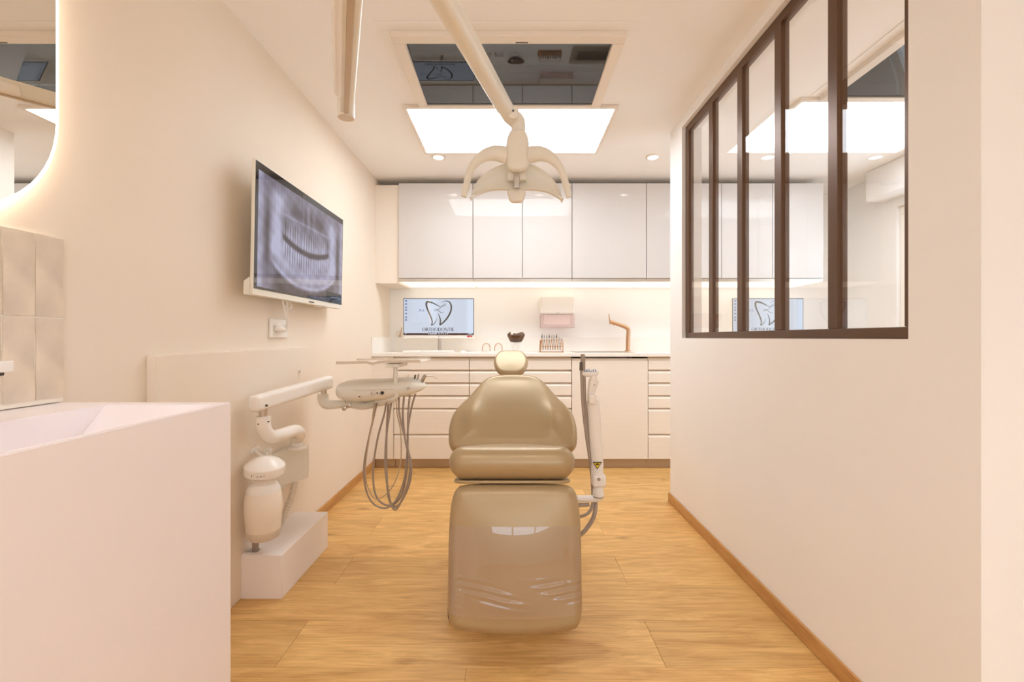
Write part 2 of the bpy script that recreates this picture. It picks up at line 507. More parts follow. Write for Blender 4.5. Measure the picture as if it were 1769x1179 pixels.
portal(((RX0+RX1)/2, YREAR-.15, (RZ0+RZ1)/2), (-PI/2, 0, PI), RX1-RX0, RZ1-RZ0)
# right outer wall around its window
WY0, WY1, WZ0, WZ1 = 1.9, 3.50, .35, 2.09
m = MB()
m.box(XR, XR+.2, YREAR, WY0, 0, H); m.box(XR, XR+.2, WY1, YB, 0, H)
m.box(XR, XR+.2, WY0, WY1, 0, WZ0); m.box(XR, XR+.2, WY0, WY1, WZ1, H)
m.build('wall_right', 'wall_white', kind='structure', smooth=False)
# exterior window
w2 = thing('window_2', (XR+.08, (WY0+WY1)/2, WZ0), 'white framed outside window beyond the glazed partition', kind='structure')
m = MB(); f = .06
m.box(XR+.03, XR+.10, WY0, WY1, WZ0, WZ0+f, .006); m.box(XR+.03, XR+.10, WY0, WY1, WZ1-f, WZ1, .006)
m.box(XR+.03, XR+.10, WY0, WY0+f, WZ0+f, WZ1-f, .006); m.box(XR+.03, XR+.10, WY1-f, WY1, WZ0+f, WZ1-f, .006)
ym = (WY0+WY1)/2
m.box(XR+.03, XR+.10, ym-.04, ym+.04, WZ0+f, WZ1-f, .006)
m.build('window_frame', 'plastic_white', w2)
for a, b in ((WY0+f, ym-.04), (ym+.04, WY1-f)):
    MB().box(XR+.06, XR+.068, a, b, WZ0+f, WZ1-f).build('pane', 'glass', w2, smooth=False)
portal((XR+.15, ym, (WZ0+WZ1)/2), (0, PI/2, 0), WZ1-WZ0, WY1-WY0)
MB().box(2.85, XR, WY0-.1, 3.62, 2.16, H, .012).build('trim_1', 'wall_white', kind='structure', label='boxed-in shutter housing under the ceiling above the outside window')
# boxed-out lower wall
MB().box(WL, WLP, 1.397, 2.46, 0, 1.015, .004).build('trim_2', 'wall_paint', kind='structure', label='boxed-out lower wall panel behind the delivery unit')
# partition with glazed opening
GY0, GY1, GZ0, GZ1 = 1.166, 2.72, 1.066, 2.345
PY0, PY1 = .985, 2.92
m = MB()
m.box(XP, XPB, PY0, GY0, 0, H); m.box(XP, XPB, GY1, PY1, 0, H)
m.box(XP, XPB, GY0, GY1, 0, GZ0); m.box(XP, XPB, GY0, GY1, GZ1, H)
m.build('wall_partition', 'wall_plain', kind='structure', smooth=False)
# interior glazing
w1 = thing('window_1', (1.08, (GY0+GY1)/2, GZ0), 'dark bronze framed interior glazing set in the partition', kind='structure')
fx0, fx1 = 1.052, 1.086
fw = .034
MB().box(fx0, fx1, GY0, GY1, GZ0, GZ0+.033, .003).build('bottom_rail', 'frame_bronze', w1)
MB().box(fx0, fx1, GY0, GY1, GZ1-.040, GZ1, .003).build('top_rail', 'frame_bronze', w1)
ys = [GY0+.015, 1.473, 1.777, 2.075, 2.377, GY1-.020]
for i, y in enumerate(ys):
    MB().box(fx0, fx1, y-.023, y+.023, GZ0+.033, GZ1-.033, .003).build('mullion', 'frame_bronze', w1)
for a, b in zip(ys, ys[1:]):
    MB().box(1.061, 1.067, a+.023, b-.023, GZ0+.033, GZ1-.033).build('pane', 'glass', w1, smooth=False)
# skirting boards
def skirt(x0, x1, y0, y1, name, bev=.004):
    return MB().box(x0, x1, y0, y1, 0, .06, bev).build(name, 'oak_skirting', kind='structure')
skirt(WL, WL+.012, 2.46, 3.73, 'baseboard_left')
skirt(XP-.012, XP, PY0-.012, PY1+.012, 'baseboard_right')
skirt(XP, XPB, PY1, PY1+.012, 'baseboard_partition_end')
skirt(XP, XPB, PY0-.012, PY0, 'baseboard_partition_front')
# zellige tiles above the trough basin
ty1 = 1.1308
MB().box(WL, WL+.0098, -.4, ty1-.001, .91, 1.318).build('tile_grout', 'grout', wl, smooth=False)
tw, thh = .0655, .196
tcache = []
for v in range(3):
    bm = bmesh.new()
    nu, nv = 4, 8
    g = [[None]*(nv+1) for _ in range(nu+1)]
    for i in range(nu+1):
        for j in range(nv+1):
            e = .0015 if 0 < i < nu and 0 < j < nv else 0
            g[i][j] = bm.verts.new((.0105+e+random.uniform(-.0006, .0006), (i/nu-.5)*tw+ (random.uniform(-.0007, .0007)), (j/nv-.5)*thh+(random.uniform(-.0006, .0006))))
    for i in range(nu):
        for j in range(nv):
            bm.faces.new((g[i][j], g[i+1][j], g[i+1][j+1], g[i][j+1]))
    bd = [g[i][0] for i in range(nu+1)]+[g[nu][j] for j in range(1, nv+1)]+[g[i][nv] for i in range(nu-1, -1, -1)]+[g[0][j] for j in range(nv-1, 0, -1)]
    bk = [bm.verts.new((0, x.co.y, x.co.z)) for x in bd]
    for i in range(len(bd)):
        j = (i+1) % len(bd); bm.faces.new((bd[j], bd[i], bk[i], bk[j]))
    me = bpy.data.meshes.new('tile'); bm.to_mesh(me); bm.free(); me.materials.append(MATS['zellige'])
    for p in me.polygons: p.use_smooth = True
    me.set_sharp_from_angle(angle=math.radians(40))
    tcache.append(me)
for c in range(22):
    for r in range(2):
        o = bpy.data.objects.new('tile', random.choice(tcache)); COL.objects.link(o); o.parent = wl
        o.location = Vector((WL+.001, ty1-.0345-c*.0685, 1.219-r*.200))-wl.location

# ================================================================== CEILING FITTINGS
def spot(x, y, label, watt=SPOT_W, col=WARM):
    t = thing('ceiling_spotlight', (x, y, H-.012), label, 'spotlight', 'recessed ceiling spotlights')
    MB().lathe([(.036, .012), (.036, .002), (.040, 0), (.050, .004), (.050, .012)], (x, y, H-.012), 28, cap=False).build('trim_ring', 'plastic_white', t)
    MB().lathe([(.0365, 0), (.0365, .004)], (x, y, H-.009), 24).build('lens', 'spot_glow', t)
    ld = bpy.data.lights.new('spotlight_lamp', 'SPOT'); ld.energy = watt; ld.color = col; ld.spot_size = math.radians(125); ld.spot_blend = .8; ld.shadow_soft_size = .035
    lo = bpy.data.objects.new('spotlight_lamp', ld); COL.objects.link(lo); lo.parent = t; lo.location = (0, 0, -.012)
SP = [(-.54, 3.29, 'small round ceiling spotlight near the left wall before the wall cabinets'),
      (.25, 3.29, 'small round ceiling spotlight right behind the dental lamp head'),
      (1.034, 3.29, 'small round ceiling spotlight beside the far end of the glazed partition'),
      (1.957, 3.196, 'small round ceiling spotlight in the room behind the glazing, nearer the partition'),
      (2.68, 3.12, 'small round ceiling spotlight in the room behind the glazing, nearer the outside window')]
for s in SP: spot(*s)
for x, y in ((-.6, .2), (.24, .2), (-.63, -.71), (.0, -.71), (.98, -.71), (1.67, -.71), (-.6, -1.9), (.6, -1.9), (1.8, -1.9), (2.2, .4)):  # unseen: most follow reflections in the wall cabinets, the rest are added
    spot(x, y, 'unseen small round ceiling spotlight of the entrance area before the chair', REAR_W, DAYISH)

mat('led_dimmed', (255, 255, 255), .5, emit=(1.0, 1.08, 1.16), estr=PANEL_E*.6, var=.001)
def led(x0, x1, y0, y1, label, glow='led_white'):
    t = thing('led_ceiling_panel', ((x0+x1)/2, (y0+y1)/2, H-.02), label, 'ceiling light', 'flat ceiling light panels')
    m = MB(); e = .022
    m.box(x0-e, x1+e, y0-e, y0, H-.018, H, .003); m.box(x0-e, x1+e, y1, y1+e, H-.018, H, .003)
    m.box(x0-e, x0, y0, y1, H-.018, H, .003); m.box(x1, x1+e, y0, y1, H-.018, H, .003)
    m.build('frame', 'satin_white', t)
    MB().box(x0, x1, y0, y1, H-.010, H-.004).build('diffuser', glow, t, smooth=False)
led(-.605, .590, 2.58, 3.19, 'large bright ceiling light panel above the chair headrest')
led(1.62, 2.80, 2.50, 3.11, 'bright ceiling light panel in the room behind the glazing', 'led_dimmed')

def ceil_screen(x0, x1, y0, y1, label):
    t = thing('ceiling_screen', ((x0+x1)/2, (y0+y1)/2, H-.05), label, 'screen', 'dark screens set in the ceiling')
    m = MB(); e = .052; zt = H; zb = H-.028
    m.box(x0-e, x1+e, y0-e, y0, zb, zt, .004); m.box(x0-e, x1+e, y1, y1+e*.6, zb, zt, .004)
    m.box(x0-e, x0, y0, y1, zb, zt, .004); m.box(x1, x1+e, y0, y1, zb, zt, .004)
    m.build('frame', 'satin_white', t)
    m = MB(); e2 = .105; zb2 = H-.004
    m.box(x0-e2, x1+e2, y0-e2, y0-e, zb2, zt, .003)
    m.box(x0-e2, x0-e, y0-e, y1+.02, zb2, zt, .003); m.box(x1+e, x1+e2, y0-e, y1+.02, zb2, zt, .003)
    m.build('outer_trim', 'ceiling_paint', t)
    # slightly bowed glossy panel
    m = MB(); ny = 24
    ra, rb = [], []
    for j in range(ny+1):
        s = j/ny
        sc = min(s, .75)                          # bowed: steeper at the near edge, flat at the far edge
        z = H-.004-(y1-y0)*.075*(sc-sc*sc/1.5)
        ra.append(m.bm.verts.new((x0, y0+(y1-y0)*s, z))); rb.append(m.bm.verts.new((x1, y0+(y1-y0)*s, z)))
    for j in range(ny): m.bm.faces.new((ra[j], rb[j], rb[j+1], ra[j+1]))
    top = [m.bm.verts.new(v) for v in ((x0, y0, H), (x1, y0, H), (x1, y1, H), (x0, y1, H))]
    m.bm.faces.new(top)
    m.bm.faces.new([ra[0], top[0], top[1], rb[0]]); m.bm.faces.new([ra[-1], rb[-1], top[2], top[3]])
    m.bm.faces.new(ra+[top[3], top[0]]); m.bm.faces.new(list(reversed(rb))+[top[1], top[2]])
    m.build('panel', 'screen_black', t, angle=30)
    m = MB(); m.box((x0+x1)/2+.03, (x0+x1)/2+.085, y0-.014, y0-.008, zb-.0008, zb+.001); m.build('maker_mark', 'dark', t, smooth=False)
ceil_screen(-.475, .447, 1.99, 2.523, 'dark glossy screen set in the ceiling above the chair')
ceil_screen(1.745, 2.66, 1.90, 2.44, 'dark glossy ceiling screen in the room behind the glazing')

# ================================================================== CABINETS
YU, YUF = 3.72, 3.74      # wall cabinet doors, filler
UZ0, UZ1 = 1.535, 2.35
def wall_unit(x0, x1, ndoors, label, side=False):
    t = thing('wall_cabinet', ((x0+x1)/2, (YU+YB)/2, UZ0), label, 'cabinet', 'white gloss wall cabinets')
    MB().box(x0+.001, x1-.001, YU+.022, YB, UZ0+.012, UZ1, .001).build('body', 'satin_white', t)
    MB().box(x0+.001, x1-.001, YU+.010, YU+.022, UZ0, UZ0+.026, .002).build('grip_strip', 'steel', t)
    dw = (x1-x0)/ndoors
    for k in range(ndoors):
        MB().box(x0+k*dw+.0025, x0+(k+1)*dw-.0025, YU, YU+.019, UZ0+.028, UZ1, .0015).build('door', 'gloss_white', t)
    MB().box(x0+.008, x1-.008, YU+.04, YB-.03, UZ0-.002, UZ0+.010).build('light_strip', 'cab_glow', t, smooth=False)
UX = [-.943, -.324, .497, 1.116, 1.738, 2.585]
ULAB = ['single-door white gloss wall cabinet above the computer monitor, next to the filler panel',
        'two-door white gloss wall cabinet right behind the dental lamp head',
        'single-door white gloss wall cabinet above the copper tap',
        'white gloss wall cabinet half hidden by the far end of the partition',
        'white gloss wall cabinet at the window end of the row, above the second monitor']
for i, nd in enumerate((1, 2, 1, 1, 2)):
    wall_unit(UX[i], UX[i+1], nd, ULAB[i])
MB().box(WL, -.945, YUF, YB, 1.522, 2.342, .0015).build('filler_panel', 'satin_white', label='narrow white filler between the left wall and the wall cabinets', cat='panel')

YD, YK = 3.65, 3.71
ZT, CT = .915, .028
def front(m, x0, x1, z0, z1, groove=.024):
    """drawer front with its top edge bevelled back as a finger grip"""
    y = YD; g = groove
    prof = [(y+.019, z0), (y+.0015, z0), (y, z0+.0015), (y, z1-g), (y+.015, z1-.006), (y+.019, z1-.006)]
    m.prism([Vector((x0, a, b)) for a, b in prof], (x1-x0, 0, 0))
ZR = [.080, .2835, .4955, .599, .7026, .806, .907]
def base_unit(x0, x1, kind, label):
    t = thing('base_cabinet', ((x0+x1)/2, (YD+YB)/2, 0), label, 'cabinet', 'white base cabinets under the worktop')
    top = .70 if kind == 'sink' else ZT-.002
    MB().box(x0+.001, x1-.001, YD+.020, YB-.025, .08, top, .001).build('body', 'kick', t)
    MB().box(x0+.001, x1-.001, YK, YK+.016, 0, .08).build('plinth', 'kick', t, smooth=False)
    if kind == 'drawers':
        for a, b in zip(ZR, ZR[1:]):
            m = MB(); front(m, x0+.0025, x1-.0025, a+.0015, b-.0015); m.build('drawer', 'lacquer_white', t)
    else:
        m = MB(); front(m, x0+.0025, x1-.0025, .0815, .9055); m.build('door', 'lacquer_white', t)
MB().box(WL, -.966, YD+.004, YB, .08, ZT-.003, .001).build('base_filler_panel', 'lacquer_white', label='plain white filler between the left wall and the first drawers', cat='panel')
MB().box(WL+.013, -.966, YK, YK+.016, 0, .08).build('plinth_end', 'kick', label='beige plinth end under the white base filler', cat='plinth', smooth=False)
BX = [-.963, -.348, .485, 1.108, 1.73, 2.585]
base_unit(BX[0], BX[1], 'drawers', 'narrow white six-drawer base cabinet under the computer monitor')
base_unit(BX[1], BX[2], 'drawers', 'wide white six-drawer base cabinet right behind the chair back')
base_unit(BX[2], BX[3], 'sink', 'white single-door base cabinet under the sink')
base_unit(BX[3], BX[4], 'drawers', 'white six-drawer base cabinet half hidden by the far end of the partition')
base_unit(BX[4], BX[5], 'drawers', 'white base cabinet under the second monitor behind the partition')
# worktop with sink cut-out
SX0, SX1, SY0, SY1 = .56, 1.00, 3.74, 4.02
YC = 3.63; ZC = .943
t = thing('worktop', (.7, 3.9, ZT), 'long white worktop running along the back wall', 'worktop')
m = MB()
YW = YB-.023
m.box(WL, SX0, YC, YW, ZT, ZC, .002); m.box(SX1, 2.60, YC, YW, ZT, ZC, .002)
m.box(SX0, SX1, YC, SY0, ZT, ZC, .002); m.box(SX0, SX1, SY1, YW, ZT, ZC, .002)
m.build('slab', 'worktop_white', t)
m = MB(); m.box(WL+.012, 2.60, YB-.024, YB, ZC, 1.072, .002); m.build('back_upstand', 'worktop_white', label='white upstand strip along the back wall behind the worktop', cat='upstand')
m = MB(); m.box(WL, WL+.012, YC, YB, ZC, 1.072, .002); m.build('side_upstand', 'worktop_white', label='short white upstand on the left wall at the worktop end', cat='upstand')
# sink
t = thing('inset_sink', ((SX0+SX1)/2, (SY0+SY1)/2, .79), 'brushed metal inset sink in the worktop below the tap', 'sink')
m = MB(); e = .03
out = rrect(SX0-e, SX1+e, SY0-e, SY1+e+.06, .03); inn = rrect(SX0+.005, SX1-.005, SY0+.005, SY1-.005, .04); bot = rrect(SX0+.02, SX1-.02, SY0+.02, SY1-.02, .05)
m.loft([[(x, y, ZC) for x, y in out], [(x, y, ZC+.004) for x, y in out], [(x, y, ZC+.004) for x, y in inn], [(x, y, ZC-.14) for x, y in bot]], cap=False)
m.bm.faces.new(m.ring([(x, y, ZC-.14) for x, y in bot]))
m.build('bowl', 'steel', t)
MB().lathe([(.022, 0), (.022, .003), (.016, .004), (.0, .002)], ((SX0+SX1)/2, (SY0+SY1)/2, ZC-.139), 20).build('drain', 'metal', t)
# tap
t = thing('sink_tap', (1.03, 4.055, ZC+.004), 'copper coloured tall mixer tap at the sink', 'tap')
ty = 4.055; zb = ZC+.0045
pts = [P(1084.5, 600, ty), P(1085, 585, ty), P(1085.5, 571, ty), P(1083, 567, ty), P(1077, 564, ty), P(1067, 560.5, ty), P(1057, 557, ty)]
pts[0].z = zb
MB().lathe([(.027, 0), (.027, .006), (.021, .008)], (pts[0].x, ty, zb), 24).build('base_ring', 'copper', t)
MB().tube(pts, [.019, .019, .019, .019, .018, .016, .016], 16, 5).build('spout', 'copper', t)
a = P(1060.5, 560, ty); MB().lathe([(.009, -.012), (.011, 0), (.011, .012)], a, 16).build('nozzle', 'copper', t)
MB().tube([P(1053.5, 556.5, ty), P(1052.5, 549, ty), P(1052, 543, ty)], [.006, .005, .0045], 10, 2).build('lever', 'copper', t)
MB().lathe([(.017, -.010), (.019, 0), (.017, .010)], P(1055.5, 557, ty), 16, axis=(-.9, 0, .4)).build('lever_hub', 'copper', t)

# ================================================================== MONITORS
def glyphs(m, text, x0, y0, wid, hgt, fr, off):
    """tall high-contrast serif capitals drawn as strokes"""
    adv = {'O': .95, 'R': .80, 'T': .72, 'H': .88, 'D': .90, 'N': .90, 'I': .36, 'E': .68, 'L': .66, 'S': .62, 'A': .85, ' ': .4}
    tot = sum(adv[c] for c in text); sx = wid/tot; x = x0
    th, tn = .17*sx, .055*sx
    for c in text:
        a = adv[c]*sx; l, r = x+.06*sx, x+a-.06*sx; b, tp = y0, y0+hgt; mid = y0+hgt*.5
        def S(x1, y1, x2, y2, w_): m.ribbon([(x1, y1), (x2, y2)], w_, fr, 0, off)
        def ell(cx, cy, rx, ry, a0, a1, n=18):
            pts, ws = [], []
            for k in range(n+1):
                an = math.radians(a0+(a1-a0)*k/n); pts.append((cx+rx*math.cos(an), cy+ry*math.sin(an))); ws.append(tn+(th-tn)*abs(math.cos(an))**1.5)
            m.ribbon(pts, ws, fr, 0, off)
        if c == 'O': ell((l+r)/2, (b+tp)/2, (r-l)/2-.05*sx, hgt/2-tn/2, 0, 360, 30)
        elif c == 'D':
            S(l+th*.6, b, l+th*.6, tp, th); ell(l+th*.6, (b+tp)/2, r-l-th, hgt/2-tn/2, -90, 90)
        elif c == 'R':
            S(l+th*.6, b, l+th*.6, tp, th); ell(l+th*.6, (mid+tp)/2, r-l-th*1.3, hgt/4-tn/2, -90, 90); S(l+.3*sx, mid, r, b, th)
        elif c == 'T':
            S((l+r)/2, b, (l+r)/2, tp, th); S(l, tp-tn/2, r, tp-tn/2, tn*1.3); S(l+tn/2, tp, l+tn/2, tp-hgt*.16, tn); S(r-tn/2, tp, r-tn/2, tp-hgt*.16, tn)
        elif c == 'H': S(l+th*.6, b, l+th*.6, tp, th); S(r-th*.6, b, r-th*.6, tp, th); S(l, mid, r, mid, tn)
        elif c == 'N': S(l+tn, b, l+tn, tp, tn); S(r-tn, b, r-tn, tp, tn); S(l+tn, tp, r-tn, b, th)
        elif c == 'I': S((l+r)/2, b, (l+r)/2, tp, th)
        elif c == 'E':
            S(l+th*.6, b, l+th*.6, tp, th)
            for yy in (b+tn/2, mid, tp-tn/2): S(l, yy, r, yy, tn*1.2)
            S(r-tn/2, tp, r-tn/2, tp-hgt*.15, tn); S(r-tn/2, b, r-tn/2, b+hgt*.18, tn)
        elif c == 'L': S(l+th*.6, b, l+th*.6, tp, th); S(l, b+tn/2, r, b+tn/2, tn*1.2); S(r-tn/2, b, r-tn/2, b+hgt*.2, tn)
        elif c == 'S': m.ribbon([(r-.04*sx, tp-hgt*.18), ((l+r)/2, tp-tn), (l+.06*sx, mid+hgt*.2), ((l+r)/2, mid), (r-.06*sx, mid-hgt*.25), ((l+r)/2, b+tn), (l, b+hgt*.18)], [tn, tn, th*.8, th, th*.8, tn, tn], fr, 5, off)
        elif c == 'A': S(l, b, (l+r)/2, tp, tn); S((l+r)/2, tp, r, b, th); S(l+.15*sx, b+hgt*.3, r-.15*sx, b+hgt*.3, tn)
        x += a

def monitor(cx, cy, label, yaw):
    """27 inch white monitor on a pole; origin on the worktop"""
    t = thing('computer_monitor', (cx, cy, ZC), label, 'monitor', 'white computer monitors on the worktop')
    z0, z1 = 1.062, 1.408
    W = .607; hw = W/2
    R = Matrix.Translation((cx, cy, 0)) @ Matrix.Rotation(yaw, 4, 'Z')
    def X(o): 
        return o
    m = MB(); m.box(-hw, hw, 0, .035, z0, z1, .006, 2, R); m.build('housing', 'plastic_white', t)
    m = MB(); m.box(-hw+.001, hw-.001, -.004, .0, z0+.032, z1-.001, .001, 1, R); m.build('bezel', 'dark', t)
    u = R.to_3x3() @ Vector((1,0,0)); v = Vector((0,0,1)); n = R.to_3x3() @ Vector((0,-1,0))
    o0 = R @ Vector((-hw+.006, -.0045, z0+.034)); sw, sh = W-.012, z1-z0-.040
    fr = (o0, u, v, n)
    def rect(m, a, b, c, d, off):
        m.quad(*[o0+u*p*sw+v*q*sh+n*off for p, q in ((a, c), (b, c), (b, d), (a, d))]); return m
    scr = rect(MB(), 0, 1, 0, 1, .0002).build('screen', 'screen_blue', t, smooth=False)
    C = lambda x, y: ((x-178)/1312*sw, (876-y)/711*sh)
    K = sw/1312
    m = MB()
    m.ribbon([C(*p) for p in ((868,322),(800,288),(735,252),(670,228),(620,224),(600,262),(612,340),(655,450),(696,555),(712,630),(694,694))], [q*K for q in (5,18,26,30,34,34,30,27,26,24,10)], fr, 8, .0006)
    m.ribbon([C(*p) for p in ((690,690),(735,672),(775,620),(800,545))], [q*K for q in (20,15,11,3)], fr, 8, .0006)
    m.ribbon([C(*p) for p in ((880,238),(930,214),(985,206),(1040,232),(1070,300),(1064,400),(1015,515),(940,615),(855,690))], [q*K for q in (3,9,14,22,28,30,30,28,22)], fr, 8, .0006)
    m.ribbon([C(*p) for p in ((856,690),(866,600),(848,515),(820,450))], [q*K for q in (26,24,18,3)], fr, 8, .0006)
    m.ribbon([C(*p) for p in ((888,318),(940,304),(966,282),(950,266),(915,286),(872,330),(840,372),(800,376),(764,376),(756,400),(772,408),(800,386),(832,402),(880,436),(935,432))], [q*K for q in (4,8,8,7,8,10,9,7,7,8,7,8,10,10,3)], fr, 5, .0006)
    m.build('tooth_logo', 'screen_ink', scr, smooth=False)
    m = MB()
    x0, yb_ = C(524, 808); x1, yt_ = C(1128, 740)
    glyphs(m, 'ORTHODONTIE', x0, yb_, x1-x0, yt_-yb_, fr, .0006)
    m.build('clinic_name', 'screen_text', scr, smooth=False)
    m = MB(); x0, yb_ = C(640, 884); x1, yt_ = C(1000, 826)
    glyphs(m, 'LES LILAS', x0, yb_, x1-x0, yt_-yb_, fr, .0006); 
    m.build('clinic_name', 'screen_text', scr, smooth=False)
    m = MB(); rect(m, 0, 1, -.012, 28/711, .0010); m.build('taskbar', 'screen_bar', scr, smooth=False)
    m = MB()
    for a, b in ((.02, .035), (.345, .36), (.37, .475), (.50, .515), (.53, .545), (.56, .575), (.59, .605), (.62, .635), (.93, .985)):
        rect(m, a, b, .010, .026, .0012)
    m.build('taskbar_icons', 'screen_white', scr, smooth=False, kind='stuff')
    m = MB()
    for yy in (200, 258, 325, 380, 450, 525, 580):
        for (dx, dy, ww, hh) in ((28, -8, 26, 22), (14, 18, 52, 5)):
            a, b = C(178+dx, yy+dy+hh); c, d = C(178+dx+ww, yy+dy)
            m.quad(*[o0+u*p+v*q+n*.0006 for p, q in ((a, b), (c, b), (c, d), (a, d))])
    m.build('desktop_icons', 'screen_icon', scr, smooth=False, kind='stuff')
    m = MB()
    for (xa, xb, ya, yb) in ((470, 495, 378, 396), (532, 550, 380, 398), (448, 575, 408, 413)):
        a, b = C(xa, yb); c, d = C(xb, ya); m.quad(*[o0+u*p+v*q+n*.0006 for p, q in ((a, b), (c, b), (c, d), (a, d))])
    m.build('desktop_shortcuts', 'screen_icon', scr, smooth=False)
    m = MB(); m.box(.245, .268, -.001, 0, z0+.010, z0+.025, 0, 1, R); m.build('energy_sticker', 'red', t, smooth=False)
    m = MB(); m.box(.271, .288, -.001, 0, z0+.012, z0+.024, 0, 1, R); m.build('maker_sticker', 'red', t, smooth=False)
    m = MB(); m.lathe([(.005, 0), (.005, .001)], R @ Vector((0, 0, z0+.016)), 14, axis=n); m.build('maker_badge', 'metal', t)
    m = MB(); m.box(-.013, .013, .035, .050, ZC+.010, z0+.16, .004, 2, R); m.box(-.04, .04, .033, .045, z0+.08, z0+.18, .004, 2, R); m.build('pole', 'metal', t)
    m = MB(); m.box(-.11, .11, -.03, .13, ZC, ZC+.010, .003, 2, R); m.build('foot', 'plastic_white', t)
    return t
mc = (758-CX)/F*3.86
monitor(mc, 3.86, 'white computer monitor with a tooth logo, on the worktop left of the tooth model', math.radians(1.0))
monitor((1326-CX)/F*3.86, 3.86, 'white computer monitor with a tooth logo, seen through the glazed partition', math.radians(-1.0))
# keyboard, mouse
t = thing('keyboard', (-.70, 3.76, ZC), 'flat white keyboard before the monitor at the tooth model', 'keyboard')
MB().box(-.905, -.49, 3.70, 3.82, ZC, ZC+.018, .005).build('case', 'plastic_white', t)
m = MB()
for r in range(5):
    for c in range(15):
        m.box(-.895+c*.0268, -.895+c*.0268+.0225, 3.712+r*.0205, 3.712+r*.0205+.0165, ZC+.018, ZC+.0205)
o = m.build('keys', 'plastic_white', t, smooth=False); o['kind'] = 'stuff'
m = MB(); fr = (Vector((-.41, 3.76, ZC+.001)), Vector((1,0,0)), Vector((0,1,0)), Vector((0,0,1)))
t = thing('computer_mouse', (-.41, 3.76, ZC), 'small white mouse beside the keyboard', 'mouse')
m.cushion([(.030*math.cos(a), .052*math.sin(a)) for a in [2*PI*k/10 for k in range(10)]], fr, .012, .001, lambda x, y, q: .010*math.sin(q*PI/2))
m.build('shell', 'plastic_white', t)
MB().box(-.4135, -.4065, 3.782, 3.800, ZC+.018, ZC+.0255, .002).build('wheel', 'hose_grey', t)
# wall socket behind monitor with plug
sx = (689.5-CX)/F*YB
t = thing('wall_socket', (sx, YB-.012, 1.085), 'small round white wall socket with a plug beside the monitor', 'socket')
MB().lathe([(.032, 0), (.032, .006), (.027, .009), (.022, .003)], (sx, YB, 1.105), 24, axis=(0,-1,0)).build('plate', 'plastic_white', t)
MB().tube([(sx+.006, YB-.004, 1.10), (sx+.012, YB-.03, 1.092), (sx+.018, YB-.035, 1.074), (sx+.03, YB-.06, 1.11), (sx+.05, YB-.10, 1.16)], .004, 8).build('plug_cord', 'copper', t)

# ================================================================== SMALL THINGS ON THE WORKTOP
# tooth model
ty = 3.86; tx = (891.5-CX)/F*ty
t = thing('tooth_model', (tx, ty, ZC), 'large molar model with a dark brown crown and white roots', 'model')
s = ty/F
def q2(px, py): return Vector((tx+(px-891.5)*s, 0, CAMZ-(py-CY)*s))
outl = [(882.5, 591), (900.5, 591), (899.5, 598), (897.5, 603), (896, 607), (893, 607), (892.6, 600), (891.6, 596), (890, 596), (889, 600), (888.6, 607), (886, 607), (884, 602), (883, 597)]
m = MB(); m.prism([Vector((q2(*p).x, ty-.03, max(q2(*p).z, ZC))) for p in outl], (0, .06, 0), .004, 2); m.build('roots', 'tooth_root', t)
m = MB()
secs = []
for k in range(13):
    f_ = k/12; z = q2(0, 591.5).z+(q2(0, 574).z-q2(0, 591.5).z)*f_
    rx = .047+.026*math.sin(min(1, f_*1.25)*PI*.5)-.018*max(0, f_-.78)/.22
    ry = .036+.016*math.sin(min(1, f_*1.25)*PI*.5)-.016*max(0, f_-.78)/.22
    sec = []
    for a in range(32):
        an = 2*PI*a/32; ca, sa = math.cos(an), math.sin(an)
        lob = 1+.07*math.cos(2*an)*f_
        dip = .014*max(0, f_-.5)*2*(1-abs(ca))**1.2
        sec.append(Vector((tx+rx*lob*ca, ty+ry*sa, z-dip)))
    secs.append(sec)
m.loft(secs, cap=False)
cv = m.bm.verts.new(Vector((tx, ty, secs[-1][0].z-.022))); top = [v for v in m.bm.verts][-33:-1]
for i in range(32): m.bm.faces.new((top[i], top[(i+1) % 32], cv))
m.build('crown', 'tooth_brown', t, angle=60)
m = MB(); m.lathe([(.010, -.003), (.013, 0), (.009, .004), (.0, .005)], q2(884.5, 577)+Vector((0, ty-.040, 0)), 14, axis=(0, -1, .3)); m.build('filling', 'steel', t)
# two dental arch holders
for px, nm in ((840, 'small clear stand with an arched wire, nearer the monitor'), (861, 'small clear stand with an arched wire, nearer the tooth model')):
    ax, ay = (px-CX)/F*3.84, 3.84
    t = thing('archwire_stand', (ax, ay, ZC), nm, 'dental model', 'arched wire stands')
    MB().box(ax-.042, ax+.042, ay-.022, ay+.022, ZC, ZC+.010, .003).build('base', 'clear_acrylic', t)
    MB().box(ax-.040, ax+.040, ay+.006, ay+.009, ZC+.010, ZC+.082, .001).build('plate', 'glass', t)
    MB().tube([(ax-.031, ay, ZC+.010), (ax-.032, ay, ZC+.036), (ax-.025, ay, ZC+.062), (ax, ay, ZC+.077), (ax+.025, ay, ZC+.062), (ax+.032, ay, ZC+.036), (ax+.031, ay, ZC+.010)], .0032, 8).build('wire_arch', 'copper', t)
